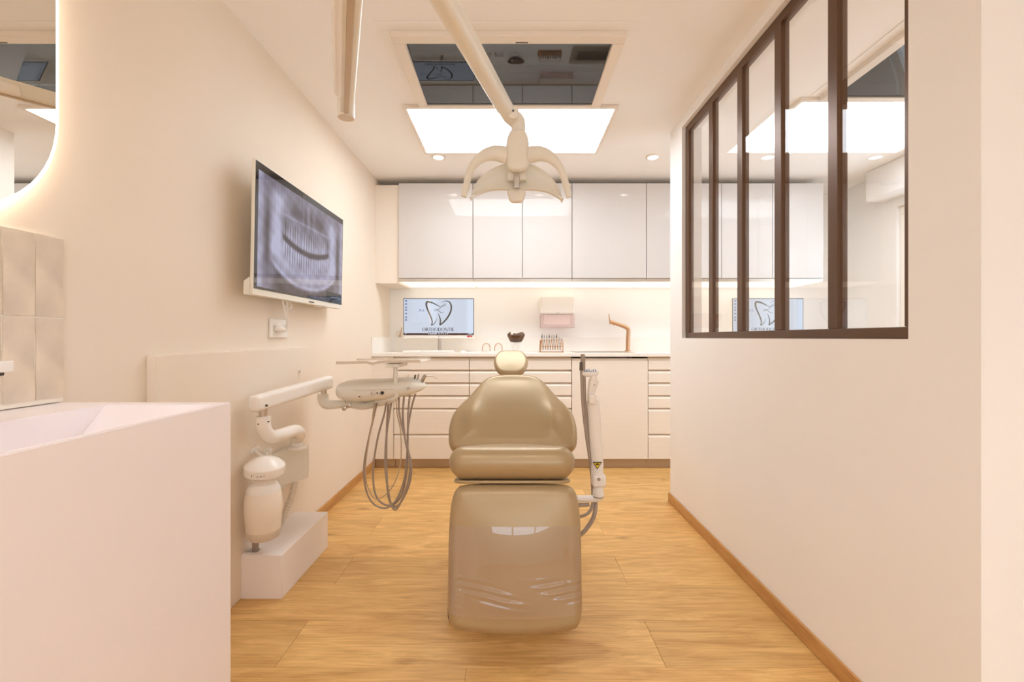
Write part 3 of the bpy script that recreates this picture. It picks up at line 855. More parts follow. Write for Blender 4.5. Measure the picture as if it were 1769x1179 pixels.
# pliers on a rack
ry = 3.86; rx0, rx1 = (931-CX)/F*ry, (973-CX)/F*ry
t = thing('pliers_rack', ((rx0+rx1)/2, ry, ZC), 'metal wire rack holding a row of orthodontic pliers', 'rack')
MB().box(rx0, rx1, ry-.06, ry+.06, ZC, ZC+.006, .002).build('base', 'copper', t)
m = MB()
for yy in (ry-.045, ry+.045):
    m.tube([(rx1-.008, yy, ZC+.006), (rx1-.003, yy, ZC+.03), (rx1-.010, yy, ZC+.105)], .003, 8, 4)
    m.tube([(rx0+.012, yy, ZC+.006), (rx0+.010, yy, ZC+.03), (rx0+.014, yy, ZC+.105)], .003, 8, 4)
m.build('end_frame', 'copper', t)
m = MB()
for yy, zz in ((ry-.045, .105), (ry+.045, .105), (ry-.045, .05), (ry+.045, .05)):
    m.tube([(rx0+.012, yy, ZC+zz), (rx1-.008, yy, ZC+zz)], .0028, 8, 0)
m.build('rails', 'copper', t)
npl = 9
plab = []
for k in range(npl):
    x = rx0+.022+k*(rx1-rx0-.044)/(npl-1)
    t = thing('orthodontic_pliers', (x, ry, ZC+.006), 'slim metal orthodontic pliers hanging in the wire rack', 'pliers', 'orthodontic pliers in the rack')
    hh = .155-.003*(k % 3)-.018*(k > 6)
    for sgn in (-1, 1):
        MB().tube([(x+sgn*.006, ry-.052, ZC+.022), (x+sgn*.0075, ry-.052, ZC+.05), (x+sgn*.004, ry-.054, ZC+.085), (x+sgn*.001, ry-.054, ZC+hh-.04)], [.0028, .003, .003, .003], 8, 4).build('handle', 'metal' if k % 2 else 'copper', t)
    MB().lathe([(.0065, -.003), (.0065, .003)], (x, ry-.054, ZC+hh-.036), 14, axis=(0, 1, 0)).build('joint', 'metal', t)
    MB().tube([(x, ry-.054, ZC+hh-.032), (x+.001, ry-.054, ZC+hh-.015), (x+.002*(-1)**k, ry-.054, ZC+hh)], [.005, .004, .0015], 8, 3).build('beak', 'screw' if k % 3 == 0 else 'metal', t)
# paper towel dispenser
t = thing('towel_dispenser', (.41, 4.08, 1.16), 'white wall paper towel dispenser with a pinkish clear lower front', 'dispenser')
dx0, dx1 = (934-CX)/F*3.99, (993.5-CX)/F*3.99
zt, zm, zb = CAMZ+(CY-511)/F*3.99, CAMZ+(CY-543)/F*3.99, CAMZ+(CY-566)/F*3.99
MB().box(dx0, dx1, 3.99, YB, zm, zt, .018, 4).build('cover', 'plastic_white', t)
m = MB()
m.box(dx0+.004, dx1-.004, 3.995, 4.0, zb, zm-.001, .002); m.box(dx0+.004, dx0+.009, 4.0, YB, zb, zm-.001, .001); m.box(dx1-.009, dx1-.004, 4.0, YB, zb, zm-.001, .001)
m.box(dx0+.004, dx1-.004, 4.0, YB, zb-.0005, zb+.004, .001)
m.build('lower_window', 'pink_clear', t)
MB().box(dx0+.040, dx1-.040, 4.02, YB-.02, zb+.028, zm-.004, .006).build('paper_stack', 'paper', t)
MB().tube([(dx0+.05, 4.012, zb+.032), (dx0+.10, 4.008, zb+.026), (dx0+.15, 4.012, zb+.031), (dx0+.20, 4.009, zb+.027), (dx1-.05, 4.012, zb+.033)], .003, 6).build('paper_edge', 'paper', t)
MB().box((dx0+dx1)/2-.012, (dx0+dx1)/2+.012, 3.9885, 3.992, zm+.013, zm+.020, .001).build('maker_badge', 'steel', t)
MB().lathe([(.004, 0), (.004, .003)], (dx1, 4.03, zm+.03), 10, axis=(1, 0, 0)).build('lock', 'screw', t)

# ================================================================== LEFT WALL: basin, tap, mirror, tv, sockets
SX = -.709; SYF = 1.13; SZ = .907; SYN = -.25
t = thing('trough_basin', (-.92, .45, 0), 'large white wall-mounted trough basin cabinet with slanted bowl', 'basin')
bx0, bx1, by0, by1 = -.985, SX-.013, .15, 1.086      # bowl opening
fb = .78
m = MB(); bm = m.bm
V = lambda *c: bm.verts.new(c)
o = [V(WL, SYN, SZ), V(SX, SYN, SZ), V(SX, SYF, SZ), V(WL, SYF, SZ)]
ob = [V(WL, SYN, 0), V(SX, SYN, 0), V(SX, SYF, 0), V(WL, SYF, 0)]
i_ = [V(bx0, by0, SZ), V(bx1, by0, SZ), V(bx1, by1, SZ), V(bx0, by1, SZ)]
dp = SZ-fb
ib = [V(bx0+.004, by0+dp*1.0, fb), V(bx1-.004, by0+dp*1.0, fb), V(bx1-.004, by1-dp*1.0, fb), V(bx0+.004, by1-dp*1.0, fb)]
for k in range(4):
    j = (k+1) % 4
    bm.faces.new((o[k], o[j], i_[j], i_[k])); bm.faces.new((ob[k], ob[j], o[j], o[k])); bm.faces.new((i_[k], i_[j], ib[j], ib[k]))
bm.faces.new(ib); bm.faces.new(list(reversed(ob)))
bmesh.ops.bevel(bm, geom=[e for e in bm.edges if (e.verts[0].co.z > SZ-.001 and e.verts[1].co.z > SZ-.001 and len(e.link_faces) == 2 and abs(e.link_faces[0].normal.dot(e.link_faces[1].normal)) < .99) ], offset=.002, segments=2, affect='EDGES')
m.build('body', 'resin_white', t, angle=25)
MB().lathe([(.03, 0), (.03, .003), (.022, .004)], (-.85, .55, fb), 20).build('drain', 'steel', t)
# wall spout
zt_ = 1.018
t = thing('wall_spout', (WL, .83, .995), 'flat white wall-mounted spout above the trough basin', 'tap')
MB().box(WL+.011, -.945, .815, .852, 1.005, 1.026, .002).build('spout', 'plastic_white', t)
MB().box(-.995, -.955, .822, .845, .998, 1.006, .002).build('outlet', 'screw', t)
MB().box(WL+.010, WL+.018, .76, .90, .975, 1.055, .003).build('wall_plate', 'plastic_white', t)
# mirror with halo
t = thing('halo_mirror', (WL, .80, 1.31), 'rounded wall mirror with a glowing rim above the basin', 'mirror')
def pill(y0, y1, z0, z1, r, n=14): return rrect(y0, y1, z0, z1, r, n)
MY0, MY1, MZ0, MZ1, MR = .38, 1.097, 1.31, 2.22, .281
e = .010
m = MB(); m.prism([Vector((-1.105, a, b)) for a, b in pill(MY0, MY1-e, MZ0+e, MZ1, MR-e)], (-.004, 0, 0)); m.build('glass', 'mirror_glass', t, angle=20)
m = MB(); m.prism([Vector((-1.109, a, b)) for a, b in pill(MY0, MY1, MZ0, MZ1, MR)], (-.012, 0, 0)); m.build('light_rim', 'halo_glow', t)
m = MB(); m.prism([Vector((-1.121, a, b)) for a, b in pill(MY0+.05, MY1-.05, MZ0+.05, MZ1-.05, MR-.05)], (-.019, 0, 0)); m.build('back_box', 'plastic_white', t)
# television
TX = -1.05; TY0, TY1, TZ0, TZ1 = 1.818, 2.763, 1.245, 1.798
t = thing('television', (TX-.02, (TY0+TY1)/2, TZ0), 'white framed wall television showing a panoramic dental x-ray', 'television')
MB().box(TX-.014, TX, TY0, TY1, TZ0, TZ1, .003).build('housing', 'plastic_ivory', t)
m = MB(); m.prism([Vector((TX-.014, TY0+.004, z)) for z in ()] or [Vector((TX-.014, TY0+.0, TZ0+.0)), Vector((TX-.014, TY0, TZ0+.075)), Vector((TX-.040, TY0, TZ0+.055)), Vector((TX-.040, TY0, TZ0))], (0, TY1-TY0, 0), .003)
m.build('rear_bulge', 'plastic_ivory', t)
MB().box(WL, TX-.014, 2.10, 2.48, 1.40, 1.62, .004).build('wall_bracket', 'metal', t)
MB().box(TX, TX+.002, TY0+.004, TY1-.004, TZ0+.026, TZ1-.004, .0008).build('bezel', 'screen_black', t)
t.rotation_euler = (0, math.radians(1.0), 0)
# x-ray picture on a colour-per-vertex grid
def sstep(a, b, x):
    x = max(0, min(1, (x-a)/(b-a))); return x*x*(3-2*x)
TB = [0.0]
while TB[-1] < 1.0: TB.append(TB[-1]+.024*random.uniform(.75, 1.35))
TH = [random.uniform(.13, .22) for _ in TB]
def xray(u, v):
    """panoramic radiograph; u across 0..1, v up 0..1; returns brightness"""
    x = (u-.5)*2; y = v; ax = abs(x)
    jaw_y = .08+.36*ax**2.4
    body = math.exp(-((y-(jaw_y+.12))/.12)**2)*.20*(1-sstep(.70, .88, ax))
    edge = math.exp(-((y-jaw_y)/.020)**2)*.16*(1-sstep(.68, .82, ax))
    ramus = math.exp(-((ax-.66)/.12)**2)*sstep(.25, .45, y)*(1-sstep(.84, .97, y))*.26
    below = -(1-sstep(jaw_y-.05, jaw_y, y))*.24*(1-sstep(.6, .8, ax))
    airway = -math.exp(-((ax-.84)/.05)**2)*sstep(.12, .35, y)*(1-sstep(.7, .85, y))*.26
    spine = math.exp(-((ax-.97)/.06)**2)*.18
    oc = .60-.16*math.cos(ax*1.9)
    arch = 1-sstep(.50, .60, ax)
    gap = -math.exp(-((y-oc)/.030)**2)*.36*arch
    k = 0
    while TB[k+1] < u: k += 1
    f_ = (u-TB[k])/(TB[k+1]-TB[k]); cr = 1-abs(2*f_-1)**2.2
    hu = TH[k]; hl = TH[-k-1]
    du, dl = y-oc, oc-y
    up = sstep(.020, .035, du)*(1-sstep(hu, hu+.05, du)); lo = sstep(.020, .035, dl)*(1-sstep(hl, hl+.05, dl))
    nar = lambda d: max(0, min(1, cr-(.55*max(0, d-.06)/.14)))
    teeth = arch*(up*nar(du)+lo*nar(dl))*.30
    roots = -arch*(up*(1-nar(du))+lo*(1-nar(dl)))*.12
    sinus = -math.exp(-(((ax-.28)/.14)**2+((y-.82)/.07)**2))*.22
    nose = -math.exp(-(((ax-.07)/.035)**2+((y-.82)/.10)**2))*.24
    palate = math.exp(-((y-.735)/.014)**2)*.14*(1-sstep(.5, .62, ax))
    dark2 = -math.exp(-(((ax-.52)/.055)**2+((y-.60)/.11)**2))*.26
    n = .035*math.sin(u*61+v*17)*math.sin(v*43-u*13)+.03*math.sin(u*23+3*math.sin(v*9))
    mid = -.07*math.exp(-((x-.03)/.005)**2)
    return max(.05, min(.98, .54+body+edge+ramus+below+airway+spine+gap+teeth+roots+sinus+nose+palate+dark2+n+.014*math.sin(u*210)+mid))
NU, NV = 220, 110
sy0, sy1, sz0, sz1 = TY0+.022, TY1-.012, TZ0+.036, TZ1-.036
verts, faces, cols = [], [], []
for j in range(NV+1):
    for i in range(NU+1):
        u, v = i/NU, j/NV
        verts.append((TX+.0024, sy0+(sy1-sy0)*u, sz0+(sz1-sz0)*v))
        b = max(0, min(1, (xray(u, v)-.55)*1.75+.52))
        cols.append(lin((70+136*b, 56+150*b, 60+178*b)))
for j in range(NV):
    for i in range(NU):
        a = j*(NU+1)+i; faces.append((a, a+1, a+NU+2, a+NU+1))
me = bpy.data.meshes.new('screen'); 
me.from_pydata([Vector(v)-t.location for v in verts], [], faces)
ca = me.color_attributes.new('xray', 'FLOAT_COLOR', 'POINT')
for i, c in enumerate(cols): ca.data[i].color = (*c, 1)
me.materials.append(MATS['screen_xray']); scr = bpy.data.objects.new('screen', me); COL.objects.link(scr); scr.parent = t
MB().box(TX+.0024, TX+.0030, TY1-.235, TY1-.018, TZ0+.036, TZ0+.088).build('status_window', 'screen_dark', scr, smooth=False)
m = MB()
for (a, b, c, d) in ((.17, .09, .058, .062), (.10, .03, .063, .066), (.08, .028, .052, .056)):
    m.box(TX+.0030, TX+.0033, TY1-a, TY1-b, TZ0+c, TZ0+d)
m.build('status_text', 'screen_osd', scr, smooth=False)
MB().box(TX, TX+.001, TY0+.50, TY0+.56, TZ0+.008, TZ0+.014).build('maker_mark', 'screw', t, smooth=False)
m = MB()
for yy in (TY1-.30, TY1-.20): m.box(TX-.030, TX-.006, yy-.022, yy+.022, TZ0-.006, TZ0, .002)
m.build('underside_foot', 'plastic_white', t)
m = MB()
# tv leads down to the socket
for dx in (0, .014):
    m.tube([(TX-.030, 2.11+dx*3, TZ0+.004), (TX-.03, 2.13+dx*2, TZ0-.05), (TX-.04, 2.17+dx, TZ0-.10-dx), (TX-.055, 2.18, TZ0-.130-dx), (TX-.065, 2.15, TZ0-.150)], .0035, 8)
m.tube([(TX-.030, 2.12, TZ0+.004), (TX-.025, 2.19, TZ0-.015), (TX-.03, 2.175, TZ0-.04), (TX-.03, 2.13, TZ0-.02)], .003, 8)
m.build('television_lead', 'plastic_white', label='thin white leads hanging from the television to the double socket', cat='cable')
# double socket
t = thing('double_socket', (WL, 2.185, 1.068), 'white double wall socket under the television', 'socket')
oy0, oy1, oz0, oz1 = 2.100, 2.262, 1.070, 1.160
MB().box(WL, WL+.011, oy0, oy1, oz0, oz1, .003).build('plate', 'plastic_white', t)
for yy in (2.142, 2.222):
    MB().lathe([(.0225, .011), (.024, .0135), (.021, .0135), (.019, .009), (.0, .009)], (WL, yy, 1.115), 24, axis=(1, 0, 0), cap=False).build('outlet', 'plastic_white', t)
MB().tube([(WL+.012, 2.142, 1.113), (WL+.03, 2.146, 1.112), (WL+.034, 2.175, 1.110), (WL+.030, 2.215, 1.112)], [.015, .015, .010, .007], 12, 4).build('plug', 'plastic_white', t)
# small wall knob
kp = P(517, 641, 2.337); kp.x = WLP
MB().lathe([(.004, 0), (.004, .006), (.010, .008), (.011, .012), (.008, .014)], kp, 18, axis=(1, 0, 0)).build('wall_stud', 'plastic_white', label='tiny white stud on the boxed-out wall above the swing arm', cat='stud')

# ================================================================== DELIVERY UNIT
t = thing('delivery_unit', (-1.05, 2.13, .36), 'ivory wall-mounted dental delivery unit with swing arm, tray and hoses', 'dental unit')
# wall box (wedge plan) and back plate
A, B, C_ = (WLP, 2.055), (-1.012, 2.233), (WLP, 2.300)
zb0, zb1 = .372, .535
m = MB(); m.prism([Vector((WLP, 2.045, zb0)), Vector((-1.092, 2.078, zb0)), Vector((-1.010, 2.233, zb0)), Vector((-1.018, 2.245, zb0)), Vector((WLP, 2.26, zb0))], (0, 0, zb1-zb0), .006, 2); wb = m.build('wall_box', 'plastic_ivory', t)
MB().box(WLP, WLP+.010, 1.985, 2.05, zb0+.015, zb1+.035, .003).build('mount_plate', 'plastic_ivory', t)
for yy, zz in ((2.005, zb1+.010), (2.032, zb1+.022)):
    MB().lathe([(.011, 0), (.011, .006), (.006, .012)], (WLP+.010, yy, zz), 16, axis=(1, 0, 0)).build('plate_cap', 'plastic_white', t)
MB().tube([(WLP+.006, 2.02, zb0+.01), (WLP+.02, 2.05, zb0-.01), (WLP+.03, 2.16, zb0-.004)], .009, 10, 4).build('lower_bracket', 'plastic_ivory', t)
# flange + S-bent pipe
fp = P(519, 768, 2.17)
MB().lathe([(.047, -.004), (.047, .004), (.032, .012)], (fp.x-.012, fp.y-.01, zb1+.004), 28).build('flange', 'plastic_white', t)
pa = Vector((fp.x-.012, fp.y-.01, zb1+.008))
pts = [pa, pa+Vector((0, 0, .035)), P(517, 749, 2.11), P(508, 745, 2.06), P(485, 752, 1.98), P(468, 755, 1.90), P(457, 744, 1.865), P(454.5, 730, 1.86), P(454.5, 720, 1.86)]
MB().tube(pts, [.0285]*9, 20, 6).build('bent_pipe', 'plastic_white', t)
for px, py in ((447, 733), (464, 729)):
    q = P(px, py, 1.835); MB().lathe([(.003, -.002), (.003, .004)], q, 10, axis=(0, -1, 0)).build('screw', 'screw', t)
a0 = P(454.5, 720, 1.86)
MB().tube([a0-Vector((0,0,.01)), P(455.5, 700, 1.86)], .017, 16, 0).build('pivot_pin', 'steel', t)
# swing arm
MB().beam(P(436, 699, 1.80), P(570, 660, 2.42), .052, .068, .018, 4).build('swing_arm', 'plastic_white', t)
for px, py, Y in ((460.5, 701, 1.843), (564.8, 667.5, 2.345)):
    q = P(px, py, Y); MB().lathe([(.0045, -.006), (.0045, .003)], q, 10, axis=(1, -.6, 0)).build('screw', 'screw', t)
e0 = P(560, 668, 2.37)
MB().tube([e0, P(559.5, 683, 2.37)], .015, 16, 0).build('pivot_pin', 'steel', t)
YH = 2.36
MB().tube([P(558, 681, 2.37), P(558, 690, 2.37), P(560.5, 696, 2.365), P(568, 699.5, YH), P(585, 699, YH), P(598, 698, YH)], [.0275, .0275, .0265, .025, .022, .018], 18, 6).build('elbow', 'plastic_ivory', t)
MB().tube([P(590, 697, YH), P(600, 700, YH), P(612, 694, YH), P(640, 690, YH)], [.016, .020, .014, .012], 14, 4).build('hinge_bracket', 'plastic_ivory', t)
for px, py in ((595, 706), (603, 701)):
    MB().lathe([(.012, -.004), (.012, .006), (.006, .009)], P(px, py, YH-.028), 16, axis=(0, -1, 0)).build('hinge_knob', 'steel', t)
# corrugated sleeve
pts = catmull([P(606, 699, YH-.005), P(625, 702, YH-.005), P(640, 700, YH-.005), P(651, 695, YH-.005)], 16)
rr = [.0185+(.0022 if k % 2 else -.001) for k in range(len(pts))]
MB().tube(pts, rr, 14, 0).build('corrugated_sleeve', 'plastic_ivory', t)
MB().tube([P(648, 697, YH), P(658, 693, YH), P(672, 688, YH), P(687, 682, YH)], [.022, .028, .030, .024], 16, 4).build('under_mount', 'plastic_ivory', t)
# boat-shaped head: loft along x
top = [(584.5, 671), (587, 665), (593, 660.5), (605, 658), (630, 656.5), (660, 656), (680, 654.5), (700, 653.8), (715, 656), (727, 661), (735.5, 668.5)]
bot = [(584.5, 676), (587, 685), (593, 688), (605, 691.5), (630, 692.2), (660, 690), (680, 687), (700, 684), (715, 680.5), (727, 675.5), (735.5, 669.5)]
dep = [.03, .075, .105, .125, .135, .135, .135, .13, .115, .08, .01]
TT = catmull([(a, b, c) for (a, b), c in zip(top, dep)], 5); BB = catmull([(a, b, 0) for a, b in bot], 5)
def head_sections(hf, z_split=None):
    secs = []
    for a, b in zip(TT, BB):
        zc_t, zc_b = P(a.x, a.y, YH).z, P(b.x, b.y, YH).z; X = P(a.x, 0, YH).x
        d = a.z; sec = []
        for k in range(28):
            an = 2*PI*k/28; ca, sa = math.cos(an), math.sin(an)
            ee = .62
            yy = YH+d*(abs(ca)**ee)*(1 if ca > 0 else -1)
            hz = (zc_t+zc_b)/2+(zc_t-zc_b)/2*(abs(sa)**.75)*(1 if sa > 0 else -1)
            sec.append(Vector((X, yy+.02, hz)))
        secs.append(sec)
    return secs
hd = MB().loft(head_sections(1)).build('head_shell', 'plastic_ivory', t, angle=60)
yf = YH+.02-.135
def onhead(px, py, d=.135): return P(px, py, YH+.02-d)
for nm, px, py, r, mt in (('end_stud', 586, 675, .0035, 'screw'), ('knob', 644.5, 680, .010, 'steel'), ('socket', 660, 679, .012, 'steel'), ('button', 652, 679.5, .004, 'screw'), ('cap', 705, 671.5, .006, 'steel'), ('stud', 621, 685.5, .003, 'screw')):
    c = onhead(px, py, .131 if px > 600 else .05)
    MB().lathe([(r, -.010), (r, .006), (r*.6, .009)], c, 16, axis=(0, -1, 0)).build(nm, mt, hd)
MB().lathe([(.008, 0), (.008, .003)], onhead(660.5, 679, .1405), 14, axis=(0, -1, 0)).build('socket_core', 'dark', hd)
m = MB()
seam = [onhead(x, y, d) for x, y, d in ((598, 675, .120), (620, 674.5, .136), (650, 674, .1365), (680, 672.5, .1365))]
m.tube(seam, .0008, 6, 3); m.build('seam', 'hose_beige', hd)
# tray and its post
tz = CAMZ-(627.5-CY)/F*YH
pp = P(683.8, 0, YH-.10)
MB().tube([P(684.5, 687, YH-.10), P(683.9, 660, YH-.10), P(683.5, 634, YH-.10)], .0098, 14, 0).build('tray_post', 'plastic_ivory', t)
MB().tube([P(670, 690, YH-.06), P(678, 690, YH-.09), P(684.5, 686, YH-.10), P(684.5, 680, YH-.10)], .011, 12, 4).build('post_foot', 'plastic_ivory', t)
m = MB(); q = P(679.5, 631.5, YH-.10); m.box(q.x-.034, q.x+.034, YH-.125, YH+.06, q.z-.010, q.z+.008, .003); m.build('tray_clamp', 'plastic_ivory', t)
x0_, x1_ = P(580.5, 0, YH-.12).x, P(726, 0, YH-.12).x
m = MB(); prof = []
zc = CAMZ-(627-CY)/F*(YH-.12)
for px, dz in ((580.5, -.001), (600, -.0005), (634, .002), (638, -.002), (644, -.0045), (649, -.002), (653, .003), (690, .0055), (720, .008), (726, .0055)):
    prof.append((P(px, 0, YH-.12).x, zc+dz-.003))
tr = []
nY = 8
yA, yB_ = YH-.12, YH+.18
for fx, fz in prof:
    tr.append([(fx, yA, fz+.010), (fx, yA+.003, fz+.010), (fx, yA+.006, fz+.000), (fx, yB_-.006, fz+.000), (fx, yB_-.003, fz+.010), (fx, yB_, fz+.010), (fx, yB_, fz-.004), (fx, yA, fz-.004)])
MB().loft(tr).build('tray', 'tray', t, angle=50)
# handpieces in their holders at the far side
for k, (px, py) in enumerate(((704, 650), (716, 650), (721.5, 648.5), (727, 655))):
    b0 = P(px-3, py+14, YH+.03); b1 = P(px, py+6, YH+.03); b2 = P(px+1.5, py-2, YH+.03)
    if k == 0: MB().tube([b0, b1, b2], [.004, .003, .002], 8, 3).build('probe', 'steel', t)
    elif k < 3:
        MB().tube([b0, b1, b2], [.005, .0048, .004], 10, 3).build('handpiece', 'screw' if k == 1 else 'metal', t)
MB().tube([P(727, 664, YH+.02), P(731, 655, YH+.02), P(735, 648, YH+.02)], [.008, .0095, .008], 12, 3).build('syringe_body', 'metal', t)
MB().tube([P(735, 650, YH+.02), P(744, 650.5, YH+.02), P(750, 651, YH+.02), P(755.5, 655.5, YH+.02)], [.004, .003, .0028, .002], 8, 4).build('syringe_tip', 'steel', t)
# hoses: loops from the holders down and back up to the left underside
def hose(pix, Ys, r, mt='hose_grey'):
    n = len(pix)
    pts = [P(x, y, Ys[0]+(Ys[1]-Ys[0])*k/(n-1)) for k, (x, y) in enumerate(pix)]
    MB().tube(pts, r, 10, 8).build('hose', mt, t)
hose([(717.5, 681), (711, 705), (705, 740), (704, 780), (702, 820), (694, 855), (680, 872), (664, 872), (651, 860), (645, 835), (645.5, 800), (653, 755), (664, 715), (668, 692)], (YH+.03, YH-.02), .0050)
hose([(708, 682), (705, 715), (704.5, 760), (702, 800), (698, 830), (686, 862), (668, 878), (648, 873), (635, 855), (629, 825), (630, 795), (640, 745), (648, 710), (651, 697)], (YH+.01, YH-.03), .0050)
hose([(698, 683), (696, 720), (701, 765), (709, 795), (710.5, 815), (706, 840), (694, 866), (682, 876), (672, 862), (668, 820), (667.5, 770), (669, 725), (671.5, 692)], (YH-.01, YH+.02), .0055)
hose([(689, 684), (690, 715), (699, 755), (706, 785), (708, 815), (700, 850), (685, 880), (676, 872), (670, 845), (665.5, 800), (668, 750), (673, 715), (676.5, 692)], (YH-.03, YH+.0), .0055)
hose([(684, 690), (686, 715), (692, 745), (693, 785), (690, 810), (680, 838), (664, 857), (650, 863), (640, 852), (632, 828), (633, 790), (641, 740), (647, 697)], (YH-.02, YH-.06), .0030, 'hose_beige')

# amalgam separator bottle on the wall
bx, by = -1.022, 1.845
t = thing('separator_bottle', (bx, by, .18), 'white suction separator jar with a lens-shaped cap above the pipe cover', 'jar')
zf = lambda py: CAMZ-(py-CY)/F*(by-.055)
MB().lathe([(.050, zf(940)), (.058, zf(935)), (.062, zf(926)), (.0625, zf(924))], (bx, by, 0), 36).build('ribbed_foot', 'tray', t)
MB().lathe([(.0625, zf(924)), (.068, zf(905)), (.0715, zf(888)), (.070, zf(872)), (.063, zf(856))], (bx, by, 0), 36).build('jar', 'bottle', t)
MB().lathe([(.064, zf(857)), (.063, zf(851)), (.050, zf(842)), (.044, zf(840)), (.044, zf(836)), (.048, zf(835)), (.048, zf(832)), (.036, zf(831))], (bx, by, 0), 36).build('collar', 'plastic_white', t)
MB().lathe([(.034, zf(834)), (.034, .516)], (bx, by, 0), 24).build('neck', 'rubber', t)
m = MB()
for k in range(40):
    an = 2*PI*k/40; m.beam((bx+.0585*math.cos(an), by+.0585*math.sin(an), zf(937)), (bx+.0622*math.cos(an), by+.0622*math.sin(an), zf(926)), .003, .003, 0)
m.build('foot_ribs', 'tray', t, kind='stuff')
# lens cap, tilted slightly
ax = Vector((.10, -.10, 1)).normalized(); cc = Vector((bx+.004, by, .512))
MB().lathe([(.068, 0), (.075, .003), (.077, .032), (.074, .038), (.055, .054), (.030, .066), (.0, .072)], cc, 40, axis=ax).build('lens_cap', 'plastic_white', t)
m = MB()
for (px, py, wd, hh) in ((434.5, 821, .0016, .016), (437, 818.5, .006, .002), (438, 821, .004, .002), (444.5, 822.5, .0016, .014), (447, 819, .006, .002), (449.5, 824, .008, .002), (454, 823.5, .006, .002), (450.5, 818, .0016, .008)):
    an = math.asin(max(-.95, min(.95, (P(px, py, by-.07).x-bx)/.0775))); q = Vector((bx+.004+.0770*math.sin(an), by-.0770*math.cos(an), P(px, py, by-.07).z))
    Mx = Matrix.Translation(q) @ Matrix.Rotation(an, 4, 'Z'); m.box(-wd/2, wd/2, -.001, .004, -hh/2, hh/2, 0, 1, Mx)
m.build('printed_symbols', 'dark', t, smooth=False)
MB().box(WLP, WLP+.006, 1.90, 1.965, .575, .598, .003).build('wall_clip', 'plastic_white', t)
MB().tube([(WLP+.003, 1.93, .585), (bx-.02, 1.88, .565)], .008, 10, 0).build('clip_arm', 'plastic_white', t)
MB().lathe([(.013, .165), (.013, zf(930))], (bx-.050, by+.030, 0), 14).build('drain_pipe', 'hose_grey', t)
# corrugated waste hose
pts = catmull([(-1.045, 2.165, .375), (-1.052, 2.13, .30), (-1.062, 2.06, .22), (-1.068, 2.01, .165)], 16)
MB().tube(pts, [.0135+(.0022 if k % 2 else -.0010) for k in range(len(pts))], 12, 0).build('waste_hose', 'tray', label='corrugated waste hose between wall box and pipe cover', cat='hose')
# pipe cover box with two notches
t = thing('pipe_cover', (-1.02, 2.06, 0), 'plain white pipe cover box on the floor under the separator jar', 'box')
pc = [(WLP, 1.833), (-.941, 1.833), (-.941, 2.292), (WLP, 2.292), (WLP, 2.04), (-1.078, 2.04), (-1.078, 1.985), (WLP, 1.985), (WLP, 1.892), (-1.054, 1.892), (-1.054, 1.858), (WLP, 1.858)]
MB().prism([Vector((x, y, 0)) for x, y in pc], (0, 0, .18), .0015, 1).build('cover', 'box_white', t)

# ================================================================== CHAIR
def dome(x, y, q, cx, cy, a, b, amp):
    fx = max(0, 1-(abs(x-cx)/a)**2.2); fy = max(0, 1-(abs(y-cy)/b)**2.2)
    return amp*fx*fy
def sstep(a, b, x):
    x = max(0, min(1, (x-a)/(b-a))); return x*x*(3-2*x)
t = thing('dental_chair', (0, 1.95, 0), 'bronze vinyl dental chair with hanging leg rest and small headrest', 'dental chair')
# back cushion: outline projected on the reclined plane
pb0, pb1 = Vector((0, 1.90, .556)), Vector((0, 2.25, .877))
def plane_pt(px, py, p0, p1):
    d = p1-p0; n = Vector((0, -d.z, d.y)); ray = P(px, py, 1.0)-Vector((0, 0, CAMZ)); o = Vector((0, 0, CAMZ))
    s_ = (p0-o).dot(n)/ray.dot(n); return o+ray*s_
def frame(p0, p1):
    v = (p1-p0).normalized(); u = Vector((1, 0, 0)); n = u.cross(v); return (p0, u, v, n)
def to2d(p, fr): d = p-fr[0]; return (d.dot(fr[1]), d.dot(fr[2]))
fr = frame(pb0, pb1)
right = [(884.5, 650.5), (905, 651), (922, 653.5), (936, 660.5), (948, 672.5), (962, 688.5), (977, 703), (989, 718), (995.5, 738), (997, 758), (994.5, 773), (986, 779.5), (966, 781), (930, 781), (884.5, 781)]
def sym(right, c=886.0):
    left = [(2*c-x, y) for x, y in reversed(right[1:-1])]
    return right+left
ol = [to2d(plane_pt(x, y, pb0, pb1), fr) for x, y in sym(right)]
def crown_back(x, y, q):
    side = math.exp(-((abs(x)-.19)/.055)**2)*math.exp(-((y-.16)/.12)**2)*.022
    hw = max([abs(p[0]) for p in ol_back if abs(p[1]-y) < .05] or [.1])-.028
    return dome(x, y, q, .003, .225, max(.03, hw), .20, .016)+side*sstep(0, .4, q)-.010*math.exp(-((y-.05)/.07)**2)*sstep(0, .5, q)
ol_back = [(p.x, p.y) for p in catmull([(a, b, 0) for a, b in ol], 6, True)]
bk = MB().cushion(ol, fr, .030, .042, crown_back, 7, 14, 5)
bk.build('back_cushion', 'vinyl_gold', t, angle=80)
# headrest
h0, h1 = Vector((0, 2.31, .876)), Vector((0, 2.47, .992))
fr = frame(h0, h1)
right = [(882.5, 608), (894, 608.3), (903, 610.5), (910, 619), (912, 628), (909, 638), (902, 645.5), (893, 648.3), (882.5, 648.8)]
ol = [to2d(plane_pt(x, y, h0, h1), fr) for x, y in sym(right, 882.5)]
hr = MB().cushion(ol, fr, .017, .026, lambda x, y, q: .004*math.sin(q*PI/2), 6, 8, 5)
hr = hr.build('headrest', 'vinyl_gold', t, angle=80)
MB().tube([(0, 2.22, .80), (0, 2.33, .845), (0, 2.41, .905)], .014, 12, 4).build('headrest_stem', 'steel', t)
